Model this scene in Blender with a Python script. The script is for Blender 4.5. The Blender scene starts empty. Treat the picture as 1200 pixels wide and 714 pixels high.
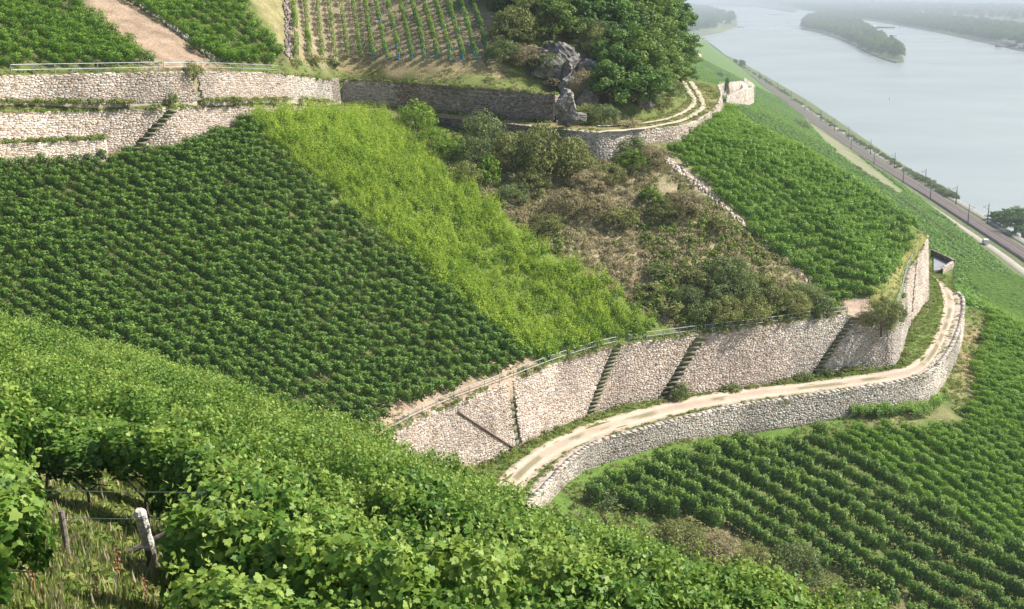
import bpy, math, random
import numpy as np
from math import radians as R
from mathutils import Vector, Matrix
from mathutils.geometry import delaunay_2d_cdt
rng = np.random.default_rng(7); random.seed(7)
SC = bpy.context.scene; COL = SC.collection

# ------------------------------------------------------------------ camera
W0, H0, FOC, PITCH, CAMZ = 1200.0, 714.0, 1450.0, 14.2, 106.0      # CAMZ: metres above the river
cam = bpy.data.cameras.new('camera'); cam_o = bpy.data.objects.new('camera', cam); COL.objects.link(cam_o)
cam_o.location = (0, 0, CAMZ); cam_o.rotation_euler = (R(90-PITCH), 0, 0)
cam.sensor_width = 36; cam.lens = 36*FOC/W0; cam.clip_start = .5; cam.clip_end = 60000
SC.camera = cam_o
# ------------------------------------------------------------------ light
SUN_AZ = (.99, .12); SUN_EL = 44.0
w = bpy.data.worlds.new('World'); SC.world = w; w.use_nodes = True
nt = w.node_tree; bg = nt.nodes['Background']; sk = nt.nodes.new('ShaderNodeTexSky')
sk.sky_type = 'NISHITA'; sk.sun_disc = False; sk.sun_elevation = R(SUN_EL)
sk.sun_rotation = math.atan2(SUN_AZ[0], SUN_AZ[1]); sk.air_density = 1.0; sk.dust_density = 2.0; sk.altitude = 100
nt.links.new(sk.outputs[0], bg.inputs[0]); bg.inputs[1].default_value = .115
sl = bpy.data.lights.new('sun', 'SUN'); so = bpy.data.objects.new('sun', sl); COL.objects.link(so)
sl.energy = 5.0; sl.angle = R(.6); sl.color = (1, .95, .87)
_n = math.hypot(*SUN_AZ); _s = Vector((SUN_AZ[0]/_n*math.cos(R(SUN_EL)), SUN_AZ[1]/_n*math.cos(R(SUN_EL)), math.sin(R(SUN_EL))))
so.rotation_euler = _s.to_track_quat('Z', 'Y').to_euler(); so.location = (80, -40, 200)
SC.view_settings.view_transform = 'Standard'; SC.view_settings.look = 'None'
SC.view_settings.exposure = 0.55; SC.view_settings.gamma = 1
SC.render.engine = 'CYCLES'
cy = SC.cycles; cy.use_denoising = True; cy.max_bounces = 5; cy.diffuse_bounces = 2; cy.glossy_bounces = 2
cy.transmission_bounces = 3; cy.volume_bounces = 0; cy.transparent_max_bounces = 4; cy.use_adaptive_sampling = True; cy.adaptive_threshold = .02
HAZE = .00018

# ------------------------------------------------------------------ where a line of sight meets the land
cp, sp = math.cos(R(PITCH)), math.sin(R(PITCH))
def ray(px, py):
    a = (np.asarray(px, float)-W0/2)/FOC; b = -(np.asarray(py, float)-H0/2)/FOC
    f = cp + b*sp; z = b*cp - sp
    return a/f, z/f                                   # sideways and upward metres per metre forward
def P(px, py, h):                                     # point seen at a pixel, h metres below the camera
    a, z = ray(px, py); d = -h/z
    return np.array([a*d, d, CAMZ-h])
def proj(x, y, z):
    h = CAMZ-np.asarray(z, float); y = np.asarray(y, float)
    den = y*cp + h*sp
    return W0/2 + FOC*np.asarray(x)/den, H0/2 - FOC*(y*sp - h*cp)/den
def hb(px, py, h, pyb):                               # depth below the camera of the foot of an upright whose top is known
    d = P(px, py, h)[1]; return -ray(px, pyb)[1]*d
class Surf:                                           # smooth land surface through known points
    def __init__(s, pts):
        p = np.array(pts, float); s.c = p[:, :2]; n = len(p); s.k = 100.0
        c = s.c/s.k; r = np.hypot(c[:, None, 0]-c[None, :, 0], c[:, None, 1]-c[None, :, 1])
        K = np.where(r > 0, r*r*np.log(r+1e-12), 0) + np.eye(n)*.0004
        A = np.zeros((n+3, n+3)); A[:n, :n] = K; A[:n, n] = 1; A[:n, n+1:] = c; A[n, :n] = 1; A[n+1:, :n] = c.T
        s.w = np.linalg.solve(A, np.r_[p[:, 2], 0, 0, 0])
    def z(s, x, y):
        x = np.asarray(x, float); y = np.asarray(y, float); sh = x.shape
        q = np.stack([x.ravel(), y.ravel()], 1)/s.k; c = s.c/s.k; out = np.empty(len(q))
        for i in range(0, len(q), 20000):
            b = q[i:i+20000]; r = np.hypot(b[:, None, 0]-c[None, :, 0], b[:, None, 1]-c[None, :, 1])
            out[i:i+20000] = np.where(r > 0, r*r*np.log(r+1e-12), 0)@s.w[:len(c)] + s.w[len(c)] + b@s.w[len(c)+1:]
        return out.reshape(sh)
    def hit(s, px, py, d0=60, d1=400, n=400):
        a, k = ray(px, py); ds = np.geomspace(d0, d1, n)
        f = (CAMZ + k*ds) - s.z(a*ds, ds); i = int(np.argmax(f < 0)) if (f < 0).any() else n-1
        lo, hi = ds[max(i-1, 0)], ds[i]
        for _ in range(20):
            m = (lo+hi)/2
            if CAMZ + k*m - float(s.z(np.array([a*m]), np.array([m]))[0]) < 0: hi = m
            else: lo = m
        return np.array([a*lo, lo, float(s.z(np.array([a*lo]), np.array([lo]))[0])])
def smooth(pts, n=8):                                 # Catmull-Rom through points
    p = np.array(pts, float); p = np.vstack([2*p[0]-p[1], p, 2*p[-1]-p[-2]]); out = []
    for i in range(1, len(p)-2):
        for t in np.linspace(0, 1, n, endpoint=False):
            out.append(.5*((2*p[i]) + (p[i+1]-p[i-1])*t + (2*p[i-1]-5*p[i]+4*p[i+1]-p[i+2])*t*t + (3*p[i]-p[i-1]-3*p[i+1]+p[i+2])*t**3))
    return np.array(out + [p[-2]])
def resample(p, step):
    p = np.asarray(p, float); L = np.r_[0, np.cumsum(np.hypot(*(p[1:, :2]-p[:-1, :2]).T))]
    n = max(2, int(round(L[-1]/step))+1); s = np.linspace(0, L[-1], n)
    return np.stack([np.interp(s, L, p[:, k]) for k in range(p.shape[1])], 1), s
def inpoly(x, y, poly):
    x = np.asarray(x); y = np.asarray(y); r = np.zeros(x.shape, bool); n = len(poly)
    for i in range(n):
        x1, y1 = poly[i][:2]; x2, y2 = poly[(i+1) % n][:2]
        if y1 == y2: continue
        c = ((y1 > y) != (y2 > y)) & (x < (x2-x1)*(y-y1)/(y2-y1)+x1); r ^= c
    return r
def vnoise(x, y, sc, seed=0):                         # smooth value noise
    x = np.asarray(x)/sc; y = np.asarray(y)/sc; xi = np.floor(x); yi = np.floor(y); fx = x-xi; fy = y-yi
    fx = fx*fx*(3-2*fx); fy = fy*fy*(3-2*fy)
    def h(a, b):
        v = np.sin(a*127.1+b*311.7+seed*74.7)*43758.5453; return v-np.floor(v)
    return (h(xi, yi)*(1-fx)+h(xi+1, yi)*fx)*(1-fy) + (h(xi, yi+1)*(1-fx)+h(xi+1, yi+1)*fx)*fy
def pdist(x, y, line):                                # distance to a polyline
    x = np.asarray(x, float); y = np.asarray(y, float); d = np.full(x.shape, 1e9)
    for a, b in zip(line[:-1], line[1:]):
        vx, vy = b[0]-a[0], b[1]-a[1]; L = vx*vx+vy*vy+1e-9
        t = np.clip(((x-a[0])*vx+(y-a[1])*vy)/L, 0, 1); d = np.minimum(d, np.hypot(x-a[0]-t*vx, y-a[1]-t*vy))
    return d

# ------------------------------------------------------------------ objects
def tag(o, label=None, cat=None, group=None, kind=None):
    if label: o['label'] = label
    if cat: o['category'] = cat
    if group: o['group'] = group
    if kind: o['kind'] = kind
    return o
def mesh(name, v, f, mat=None, col=None, smooth_=False, vcol=None):
    """v (n,3); f int array (m,k) or list; col per-face colours; vcol per-vertex colours"""
    me = bpy.data.meshes.new(name); v = np.asarray(v, np.float32)
    if isinstance(f, np.ndarray):
        m, k = f.shape; me.vertices.add(len(v)); me.vertices.foreach_set('co', v.ravel())
        me.loops.add(m*k); me.loops.foreach_set('vertex_index', f.ravel().astype(np.int32))
        me.polygons.add(m); me.polygons.foreach_set('loop_start', np.arange(0, m*k, k, dtype=np.int32))
        me.update(calc_edges=True)
    else:
        me.from_pydata([tuple(map(float, a)) for a in v], [], [tuple(map(int, a)) for a in f])
    if vcol is not None:
        a = me.attributes.new('Col', 'FLOAT_COLOR', 'POINT'); c = np.ones((len(v), 4), np.float32); c[:, :3] = vcol
        a.data.foreach_set('color', c.ravel())
    if col is not None:
        a = me.attributes.new('Col', 'FLOAT_COLOR', 'FACE'); c = np.ones((len(col), 4), np.float32); c[:, :3] = col
        a.data.foreach_set('color', c.ravel())
    if mat: me.materials.append(mat)
    if smooth_: me.polygons.foreach_set('use_smooth', np.ones(len(me.polygons), bool))
    return me
def obj(name, me, parent=None, loc=None, rot=None, scl=None):
    o = bpy.data.objects.new(name, me); COL.objects.link(o)
    if parent is not None: o.parent = parent
    if loc is not None: o.location = [float(q) for q in loc]
    if rot is not None: o.rotation_euler = rot
    if scl is not None: o.scale = (scl,)*3 if np.isscalar(scl) else scl
    return o
def empty(name, loc, rot=None, **k):
    o = bpy.data.objects.new(name, None); COL.objects.link(o); o.location = [float(q) for q in loc]; o.empty_display_size = .3
    if rot: o.rotation_euler = rot
    return tag(o, **k)
BOXF = np.array([[0, 1, 3, 2], [4, 6, 7, 5], [0, 4, 5, 1], [2, 3, 7, 6], [0, 2, 6, 4], [1, 5, 7, 3]])
def frame_boxes(c, ax, ay, az, taper=1.0):
    """boxes from centres and half-axis vectors, all (n,3)"""
    v = []
    for sx in (-1, 1):
        for sy in (-1, 1):
            for sz in (-1, 1):
                k = taper if sy > 0 else 1.0
                v.append(c + sx*ax*k + sy*ay + sz*az*k)
    v = np.stack(v, 1); n = len(c)
    f = BOXF[None] + 8*np.arange(n)[:, None, None]
    return v.reshape(-1, 3), f.reshape(-1, 4)
def box(cx, cy_, cz, sx, sy, sz):
    return frame_boxes(np.array([[cx, cy_, cz]], float), np.array([[sx/2, 0, 0]]), np.array([[0, sy/2, 0]]), np.array([[0, 0, sz/2]]))
def tube(pts, rad, n=6, cap=True):
    pts = np.array(pts, float); rad = np.broadcast_to(np.asarray(rad, float), (len(pts),)); V = []; F = []
    for i, p in enumerate(pts):
        t = pts[min(i+1, len(pts)-1)]-pts[max(i-1, 0)]; t = t/(np.linalg.norm(t)+1e-9)
        u = np.cross(t, (0, 0, 1) if abs(t[2]) < .9 else (1, 0, 0)); u /= np.linalg.norm(u); q = np.cross(t, u)
        for k in range(n):
            a = 2*math.pi*k/n; V.append(p+rad[i]*(math.cos(a)*u+math.sin(a)*q))
    for i in range(len(pts)-1):
        for k in range(n):
            a = i*n+k; b = i*n+(k+1) % n; F.append((a, b, b+n, a+n))
    if cap:
        F.append(tuple(range(n))[::-1]); F.append(tuple(range((len(pts)-1)*n, len(pts)*n)))
    return V, F
def join(parts):
    V = []; F = []; o = 0
    for v, f in parts:
        V += [tuple(a) for a in v]; F += [tuple(int(i)+o for i in q) for q in f]; o += len(v)
    return V, F

# ------------------------------------------------------------------ materials
def nodes(name):
    m = bpy.data.materials.new(name); m.use_nodes = True; n = m.node_tree
    return m, n, n.nodes['Principled BSDF'], n.nodes['Material Output']
def _noise(n, scale, detail=4, rough=.6, coord=None):
    t = n.nodes.new('ShaderNodeTexNoise'); t.inputs['Scale'].default_value = scale; t.inputs['Detail'].default_value = detail
    t.inputs['Roughness'].default_value = rough
    g = n.nodes.new('ShaderNodeNewGeometry') if coord is None else coord
    n.links.new(g.outputs['Position'] if coord is None else coord.outputs['Object'], t.inputs['Vector']); return t
def _ramp(n, src, stops):
    r = n.nodes.new('ShaderNodeValToRGB'); e = r.color_ramp.elements
    while len(e) < len(stops): e.new(.5)
    for i, (p, c) in enumerate(stops): e[i].position = p; e[i].color = (*c, 1)
    n.links.new(src, r.inputs[0]); return r
def _mul(n, a, b, mode='MULTIPLY', fac=1):
    m = n.nodes.new('ShaderNodeMix'); m.data_type = 'RGBA'; m.blend_type = mode; m.inputs['Factor'].default_value = fac
    n.links.new(a, m.inputs['A']); n.links.new(b, m.inputs['B']); return m
def mat_plain(name, c, rough=.8, var=.25, scale=3.0, metal=0, bump=0):
    m, n, p, o = nodes(name); p.inputs['Roughness'].default_value = rough; p.inputs['Metallic'].default_value = metal
    t = _noise(n, scale); lo = [q*(1-var) for q in c]; hi = [min(1, q*(1+var)) for q in c]
    r = _ramp(n, t.outputs['Fac'], [(.3, lo), (.7, hi)]); n.links.new(r.outputs[0], p.inputs['Base Color'])
    if bump:
        b = n.nodes.new('ShaderNodeBump'); b.inputs['Strength'].default_value = bump; b.inputs['Distance'].default_value = .05
        n.links.new(t.outputs['Fac'], b.inputs['Height']); n.links.new(b.outputs[0], p.inputs['Normal'])
    return m
def mat_vcol(name, rough=.9, s1=.6, s2=6.0, lo=.62, hi=1.35, bump=.6, dist=.15):
    m, n, p, o = nodes(name); p.inputs['Roughness'].default_value = rough
    p.inputs['Specular IOR Level'].default_value = .2
    a = n.nodes.new('ShaderNodeAttribute'); a.attribute_name = 'Col'
    t1 = _noise(n, s1, 5, .65); t2 = _noise(n, s2, 4, .7)
    r1 = _ramp(n, t1.outputs['Fac'], [(.28, (lo,)*3), (.72, (hi,)*3)]); r2 = _ramp(n, t2.outputs['Fac'], [(.3, (lo,)*3), (.7, (hi,)*3)])
    x = _mul(n, a.outputs['Color'], r1.outputs[0]); y = _mul(n, x.outputs['Result'], r2.outputs[0])
    n.links.new(y.outputs['Result'], p.inputs['Base Color'])
    if bump:
        b = n.nodes.new('ShaderNodeBump'); b.inputs['Strength'].default_value = bump; b.inputs['Distance'].default_value = dist
        n.links.new(t2.outputs['Fac'], b.inputs['Height']); n.links.new(b.outputs[0], p.inputs['Normal'])
    return m
def mat_leaf(name, dark, mid, light, trans=.3, rough=.5, hue=.12, spec=.35):
    """leaf colour runs dark > mid > light by each leaf's own random value, and shifts a little per plant"""
    m, n, p, o = nodes(name); a = n.nodes.new('ShaderNodeAttribute'); a.attribute_name = 'Col'
    sep = n.nodes.new('ShaderNodeSeparateColor'); n.links.new(a.outputs['Color'], sep.inputs[0])
    oi = n.nodes.new('ShaderNodeObjectInfo')
    ad = n.nodes.new('ShaderNodeMath'); ad.operation = 'MULTIPLY_ADD'; ad.inputs[1].default_value = hue*2; ad.inputs[2].default_value = -hue
    n.links.new(oi.outputs['Random'], ad.inputs[0])
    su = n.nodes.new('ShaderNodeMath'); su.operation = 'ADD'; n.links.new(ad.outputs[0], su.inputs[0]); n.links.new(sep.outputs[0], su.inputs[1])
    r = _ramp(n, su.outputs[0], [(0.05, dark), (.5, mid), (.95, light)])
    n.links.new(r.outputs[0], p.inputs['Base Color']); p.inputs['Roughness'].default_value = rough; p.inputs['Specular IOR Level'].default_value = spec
    tr = n.nodes.new('ShaderNodeBsdfTranslucent')
    mx = _mul(n, r.outputs[0], r.outputs[0], 'MIX'); mx.inputs['Factor'].default_value = 1
    hs = n.nodes.new('ShaderNodeHueSaturation'); hs.inputs['Hue'].default_value = .485; hs.inputs['Value'].default_value = 1.5
    n.links.new(r.outputs[0], hs.inputs['Color']); n.links.new(hs.outputs[0], tr.inputs[0]); n.nodes.remove(mx)
    ms = n.nodes.new('ShaderNodeMixShader'); ms.inputs[0].default_value = trans
    n.links.new(p.outputs[0], ms.inputs[1]); n.links.new(tr.outputs[0], ms.inputs[2]); n.links.new(ms.outputs[0], o.inputs[0])
    return m
M = {}
M['land'] = mat_vcol('land')
M['farland'] = mat_vcol('far_land', s1=.004, s2=.03, bump=0)
M['stone'] = mat_vcol('wall_stone', s1=.35, s2=9, lo=.78, hi=1.18, bump=.5, dist=.03)
M['mortar'] = mat_plain('wall_joint', (.42, .35, .285), .95, .3, 4)
M['rock'] = mat_plain('grey_rock', (.21, .19, .175), .9, .65, 1.3, bump=1.0)
M['concrete'] = mat_plain('concrete', (.28, .28, .29), .85, .15, 2)
M['metal'] = mat_plain('galvanised_steel', (.33, .37, .36), .55, .2, 4, .4)
M['mast'] = mat_plain('mast_steel', (.10, .12, .12), .6, .2, 1)
M['rust'] = mat_plain('rusty_rail', (.16, .11, .085), .6, .3, 1)
M['ballast'] = mat_plain('ballast', (.13, .12, .115), .95, .35, .8)
M['track'] = mat_vcol('gravel_track', s1=.5, s2=9, lo=.82, hi=1.15, bump=.3, dist=.03)
M['bark'] = mat_plain('bark', (.10, .075, .055), .95, .4, 5, bump=.6)
M['wood'] = mat_plain('weathered_wood', (.20, .165, .135), .9, .45, 14, bump=.6)
M['bleached'] = mat_plain('peeling_bleached_wood', (.62, .58, .52), .9, .4, 18, bump=.8)
M['white'] = mat_plain('white_paint', (.72, .72, .70), .6, .08, 1)
M['roof'] = mat_plain('roof_tile', (.17, .12, .11), .8, .2, 1)
M['dark'] = mat_plain('dark_paint', (.06, .07, .09), .5, .2, 1)
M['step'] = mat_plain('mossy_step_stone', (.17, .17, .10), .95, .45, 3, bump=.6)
M['blue'] = mat_plain('blue_sleeve', (.05, .32, .55), .5, .15, 5)
M['weed'] = mat_plain('dry_seed_stalk', (.32, .17, .09), .9, .35, 20)
M['fg'] = mat_leaf('vine_leaf_near', (.028, .085, .012), (.11, .225, .03), (.31, .42, .085), .33, .5, .2, .3)
M['v_dark'] = mat_leaf('vine_leaf_dark', (.026, .08, .012), (.105, .215, .03), (.26, .39, .07), .22, .55, .12)
M['v_wide'] = mat_leaf('vine_leaf_wide_rows', (.024, .08, .012), (.105, .215, .03), (.27, .40, .075), .25, .5, .14)
M['v_light'] = mat_leaf('vine_leaf_yellowish', (.05, .14, .010), (.19, .335, .026), (.40, .52, .065), .33, .5, .22)
M['v_mid'] = mat_leaf('vine_leaf_mid', (.035, .11, .012), (.135, .285, .026), (.29, .44, .06), .28, .5, .14)
M['v_far'] = mat_leaf('vine_leaf_far', (.05, .13, .015), (.115, .25, .024), (.20, .35, .04), .28, .6, .15)
M['tree'] = mat_leaf('tree_leaf', (.035, .09, .012), (.095, .20, .03), (.19, .31, .055), .25, .55, .12)
M['oak'] = mat_leaf('olive_tree_leaf', (.05, .10, .014), (.135, .225, .036), (.23, .33, .065), .25, .6, .12)
M['shrub'] = mat_leaf('shrub_leaf', (.07, .105, .03), (.155, .215, .065), (.26, .32, .115), .3, .6, .16)
M['olive'] = mat_leaf('olive_bush_leaf', (.09, .115, .03), (.215, .245, .07), (.33, .345, .12), .25, .65, .15)
M['brown'] = mat_leaf('withered_bush_leaf', (.17, .15, .07), (.33, .29, .155), (.44, .385, .22), .3, .8, .15)
M['lush'] = mat_leaf('lush_bush_leaf', (.06, .13, .015), (.16, .28, .028), (.28, .40, .05), .3, .5, .12)
M['grass'] = mat_leaf('grass_blade', (.07, .11, .02), (.20, .29, .06), (.34, .37, .11), .42, .6, .2)
M['straw'] = mat_leaf('dry_grass_blade', (.25, .22, .11), (.42, .37, .21), (.52, .46, .29), .25, .8, .15)
# ================================================================== THE LAND
SUNHINT = None
# lower road (38 m below the camera) and its two walls
LW_T = [(300, 612, 32), (420, 533, 32), (470, 503, 32), (500, 487, 32), (540, 470, 32.1), (600, 447, 32.1), (660, 424, 32.2), (720, 407, 32.2),
        (800, 395, 32.2), (900, 383, 32.2), (990, 370, 32.3), (1030, 371, 32.55), (1048, 369, 32.6), (1057, 350, 32.3), (1067, 315, 31.4), (1088, 277, 29.9)]
lw = smooth([P(*t) for t in LW_T], 6); lw = np.vstack([lw, lw[-1]+[-3, 9, 0], lw[-1]+[-14, 16, 0]])
RH = 38.0; RZ = CAMZ-RH
OW_T = [(520, 668), (600, 604), (633, 577), (667, 541), (700, 519), (733, 509), (800, 491), (867, 475), (933, 466), (1000, 456), (1060, 446), (1093, 434), (1117, 405), (1129, 371), (1130, 350), (1123, 342)]
OW_B = [(720), (625), (583), (562), (545), (536), (513), (508), (498), (486), (474), (464), (430), (397), (362), (353)]
ow = smooth([P(x, y, RH-.25) for x, y in OW_T], 6)
owb = smooth([np.r_[P(x, y, RH-.25)[:2], CAMZ-max(RH+1.2, hb(x, y, RH-.25, b))] for (x, y), b in zip(OW_T, OW_B)], 6)
# upper walls
W2_T = [(-90, 137, 9.3, 191), (0, 133, 9.6, 187), (100, 131, 10.0, 179), (165, 128.5, 10.1, 174), (213, 127, 10.2, 164), (260, 126, 10.6, 151), (300, 125, 10.9, 136), (345, 125, 11.6, 129), (385, 126, 12.4, 129)]
w2 = np.array([P(a, b, c) for a, b, c, d in W2_T]); w2b = np.array([CAMZ-hb(*t) for t in W2_T])
W3_T = [(-90, 92, 6.5, 122), (17, 89, 6.75, 120), (110, 87, 6.9, 121), (223, 84.5, 7.1, 119), (300, 86, 7.8, 118), (335, 88, 8.3, 117), (388, 95, 9.6, 121)]
w3 = np.array([P(a, b, c) for a, b, c, d in W3_T]); w3b = np.array([CAMZ-hb(*t) for t in W3_T])
W4_T = [(396, 94, 10.2, 122), (450, 96, 10.35, 126), (520, 101, 10.5, 132), (600, 107, 10.8, 139), (650, 112, 11.05, 143.5)]
w4 = np.array([P(a, b, c) for a, b, c, d in W4_T]); w4b = np.array([CAMZ-hb(*t) for t in W4_T])
W5_T = [(515, 137, 14.0, 150), (560, 140.5, 14.1, 158), (600, 146, 14.2, 168), (650, 151.5, 14.3, 180), (690, 155, 14.4, 188), (715, 155, 14.4, 186), (740, 153, 14.4, 174), (760, 152, 14.4, 167.5), (802, 147, 14.4, 164), (825, 137, 14.4, 150), (841, 124, 14.4, 137), (846, 110, 14.2, 122), (842, 100, 14.0, 110)]
w5 = np.array([P(a, b, c) for a, b, c, d in W5_T]); w5b = np.array([CAMZ-hb(*t) for t in W5_T])
def dens(p, b): return smooth(np.c_[p, b], 4)
w2, w2b = (lambda q: (q[:, :3], q[:, 3]))(dens(w2, w2b)); w3, w3b = (lambda q: (q[:, :3], q[:, 3]))(dens(w3, w3b))
w4, w4b = (lambda q: (q[:, :3], q[:, 3]))(dens(w4, w4b)); w5, w5b = (lambda q: (q[:, :3], q[:, 3]))(dens(w5, w5b))
def zb(p, zz): return [np.r_[q[:2], z] for q, z in zip(p, zz)]
# middle slope
GP = P(450, 134, 13.6)
mid = [p for p in lw[::5][:-1]] + zb(w2, w2b)[:] + zb(w5, w5b)
mid += [P(400, 133, 13.4), GP, P(950, 190, 20.2), P(1000, 222, 23.7), P(1064, 266, 27.4), P(1000, 320, 29.1), P(780, 172, 16.9), P(990, 355, 31.9), P(1030, 352, 31.6)]
pl = lambda x, y: np.array([x, y, CAMZ-(32+.54*(.88*(x+8)-.47*(y-88)))])
mid += [pl(-30, 80), pl(-55, 80), pl(-60, 100), pl(-28, 66), pl(-45, 60), pl(-90, 70), pl(-90, 100)]
mid += [np.array([38, 182, CAMZ-27]), np.array([56, 172, CAMZ-36]), np.array([64, 160, CAMZ-41])]
S_mid = Surf(mid)
# river slope: level below the camera as a distance below the outer wall / above the foot line
FOOT = np.array([(0, 158), (100, 161), (200, 165), (300, 172), (447, 184), (655, 208), (930, 231), (1490, 288), (2300, 372), (3000, 440)], float)
def xfoot(y): return np.interp(y, FOOT[:, 0], FOOT[:, 1])
low = [p-[0, 0, .1] for p in owb[::4]]
seg = resample(owb, 14)[0]
for i in range(1, len(seg)-1):
    t = seg[i+1]-seg[i-1]; n = np.array([t[1], -t[0]])/math.hypot(t[0], t[1])
    low.append(np.r_[seg[i, :2]+n*5, seg[i, 2]-1.5])
    if i % 2: low.append(np.r_[seg[i, :2]+n*30, seg[i, 2]-14])
for x, y in [(60, 60), (100, 90), (110, 150), (95, 200), (130, 250)]: low.append(np.array([x, y, CAMZ-(100-.5*(xfoot(y)-x))]))
low += [np.array([25, 40, CAMZ-68]), np.array([-10, 60, CAMZ-52]), np.array([0, 30, CAMZ-62]), np.array([60, 20, CAMZ-88])]
for y in (230, 320, 420, 560, 760, 1000, 1400, 1900, 2500):
    for k in (0, 45, 95, 150, 230):
        bump = 5*math.sin(y*.011+1)*math.sin(k*.028) if y > 260 else 0
        low.append(np.array([xfoot(y)-k, y, CAMZ-100+.5*k+bump]))
for y in (60, 120, 180): low.append(np.array([xfoot(y), y, CAMZ-100]))
low += [np.array([30, 190, CAMZ-37]), np.array([0, 215, CAMZ-25]), np.array([-40, 240, CAMZ-10])]
S_low = Surf(low)
# upper fields
top = [p for p in w3] + [p for p in w4]
TI = [(658, 136, 14.1), (700, 140, 14.2), (745, 141, 14.2), (775, 136, 14.2), (795, 126, 14.2), (806, 116, 14.2), (800, 104, 14.0), (794, 94, 13.8)]
top += [P(*t) for t in TI]
def Pd(px, py, d): a, z = ray(px, py); return np.array([a*d, d, CAMZ+z*d])
top += [Pd(450, 70, 150), Pd(450, 0, 164), Pd(560, 70, 148), Pd(200, 70, 117), Pd(200, 0, 130), Pd(20, 70, 106), Pd(20, 0, 118), Pd(-80, 30, 105), Pd(330, 60, 130), Pd(330, 0, 143),
        Pd(620, 70, 149), Pd(720, 62, 158), Pd(780, 75, 176), Pd(700, 0, 172), Pd(780, 22, 190), Pd(690, 90, 146)]
top += [np.array([-70, 200, CAMZ+34]), np.array([0, 225, CAMZ+26]), np.array([-120, 130, CAMZ+25]), np.array([55, 250, CAMZ-26]), np.array([35, 260, CAMZ-8]), np.array([-30, 270, CAMZ+34])]
S_top = Surf(top)
path = zb(w3, w3b) + zb(w4, w4b) + [p for p in w2] + [p for p in w5] + [P(*t) for t in TI] + [GP]
S_path = Surf(path)
# foreground slope: plane, then a bank beyond the last vines
FGT = [(-140, 330), (-60, 357), (0, 375), (120, 400), (230, 436), (340, 468), (440, 497), (520, 530), (600, 568), (660, 598), (740, 622), (840, 650), (940, 680), (1010, 702), (1060, 722), (1110, 760), (1150, 830)]
def fgplane(x, y): return CAMZ-(4.55+.28*x+.33*y)
def fgtop_pt(px, py):                                  # point on the tops of the foreground vines
    a, z = ray(px, py); d = (2.85)/(-z-.28*a-.33); return np.array([a*d, d, CAMZ+z*d])
fgedge = np.array([fgtop_pt(*t) for t in FGT if -ray(*t)[1]-.28*ray(*t)[0]-.33 > .01])
fgedge = fgedge[(fgedge[:, 1] > 0) & (fgedge[:, 1] < 90)]
class FG:
    def z(s, x, y):
        x = np.asarray(x, float); y = np.asarray(y, float); z = fgplane(x, y)
        d = pdist(x, y, fgedge[:, :2]); poly = [tuple(p[:2]) for p in fgedge] + [(60, -30), (-90, -30), (-90, fgedge[0, 1])]
        out = ~inpoly(x, y, poly); dd = np.where(out, d, 0)
        return z - np.minimum(dd*dd*.12, dd*1.0) + .25*(vnoise(x, y, 4.0, 3)-.5)
    hit = Surf.hit
S_fg = FG()

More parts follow.
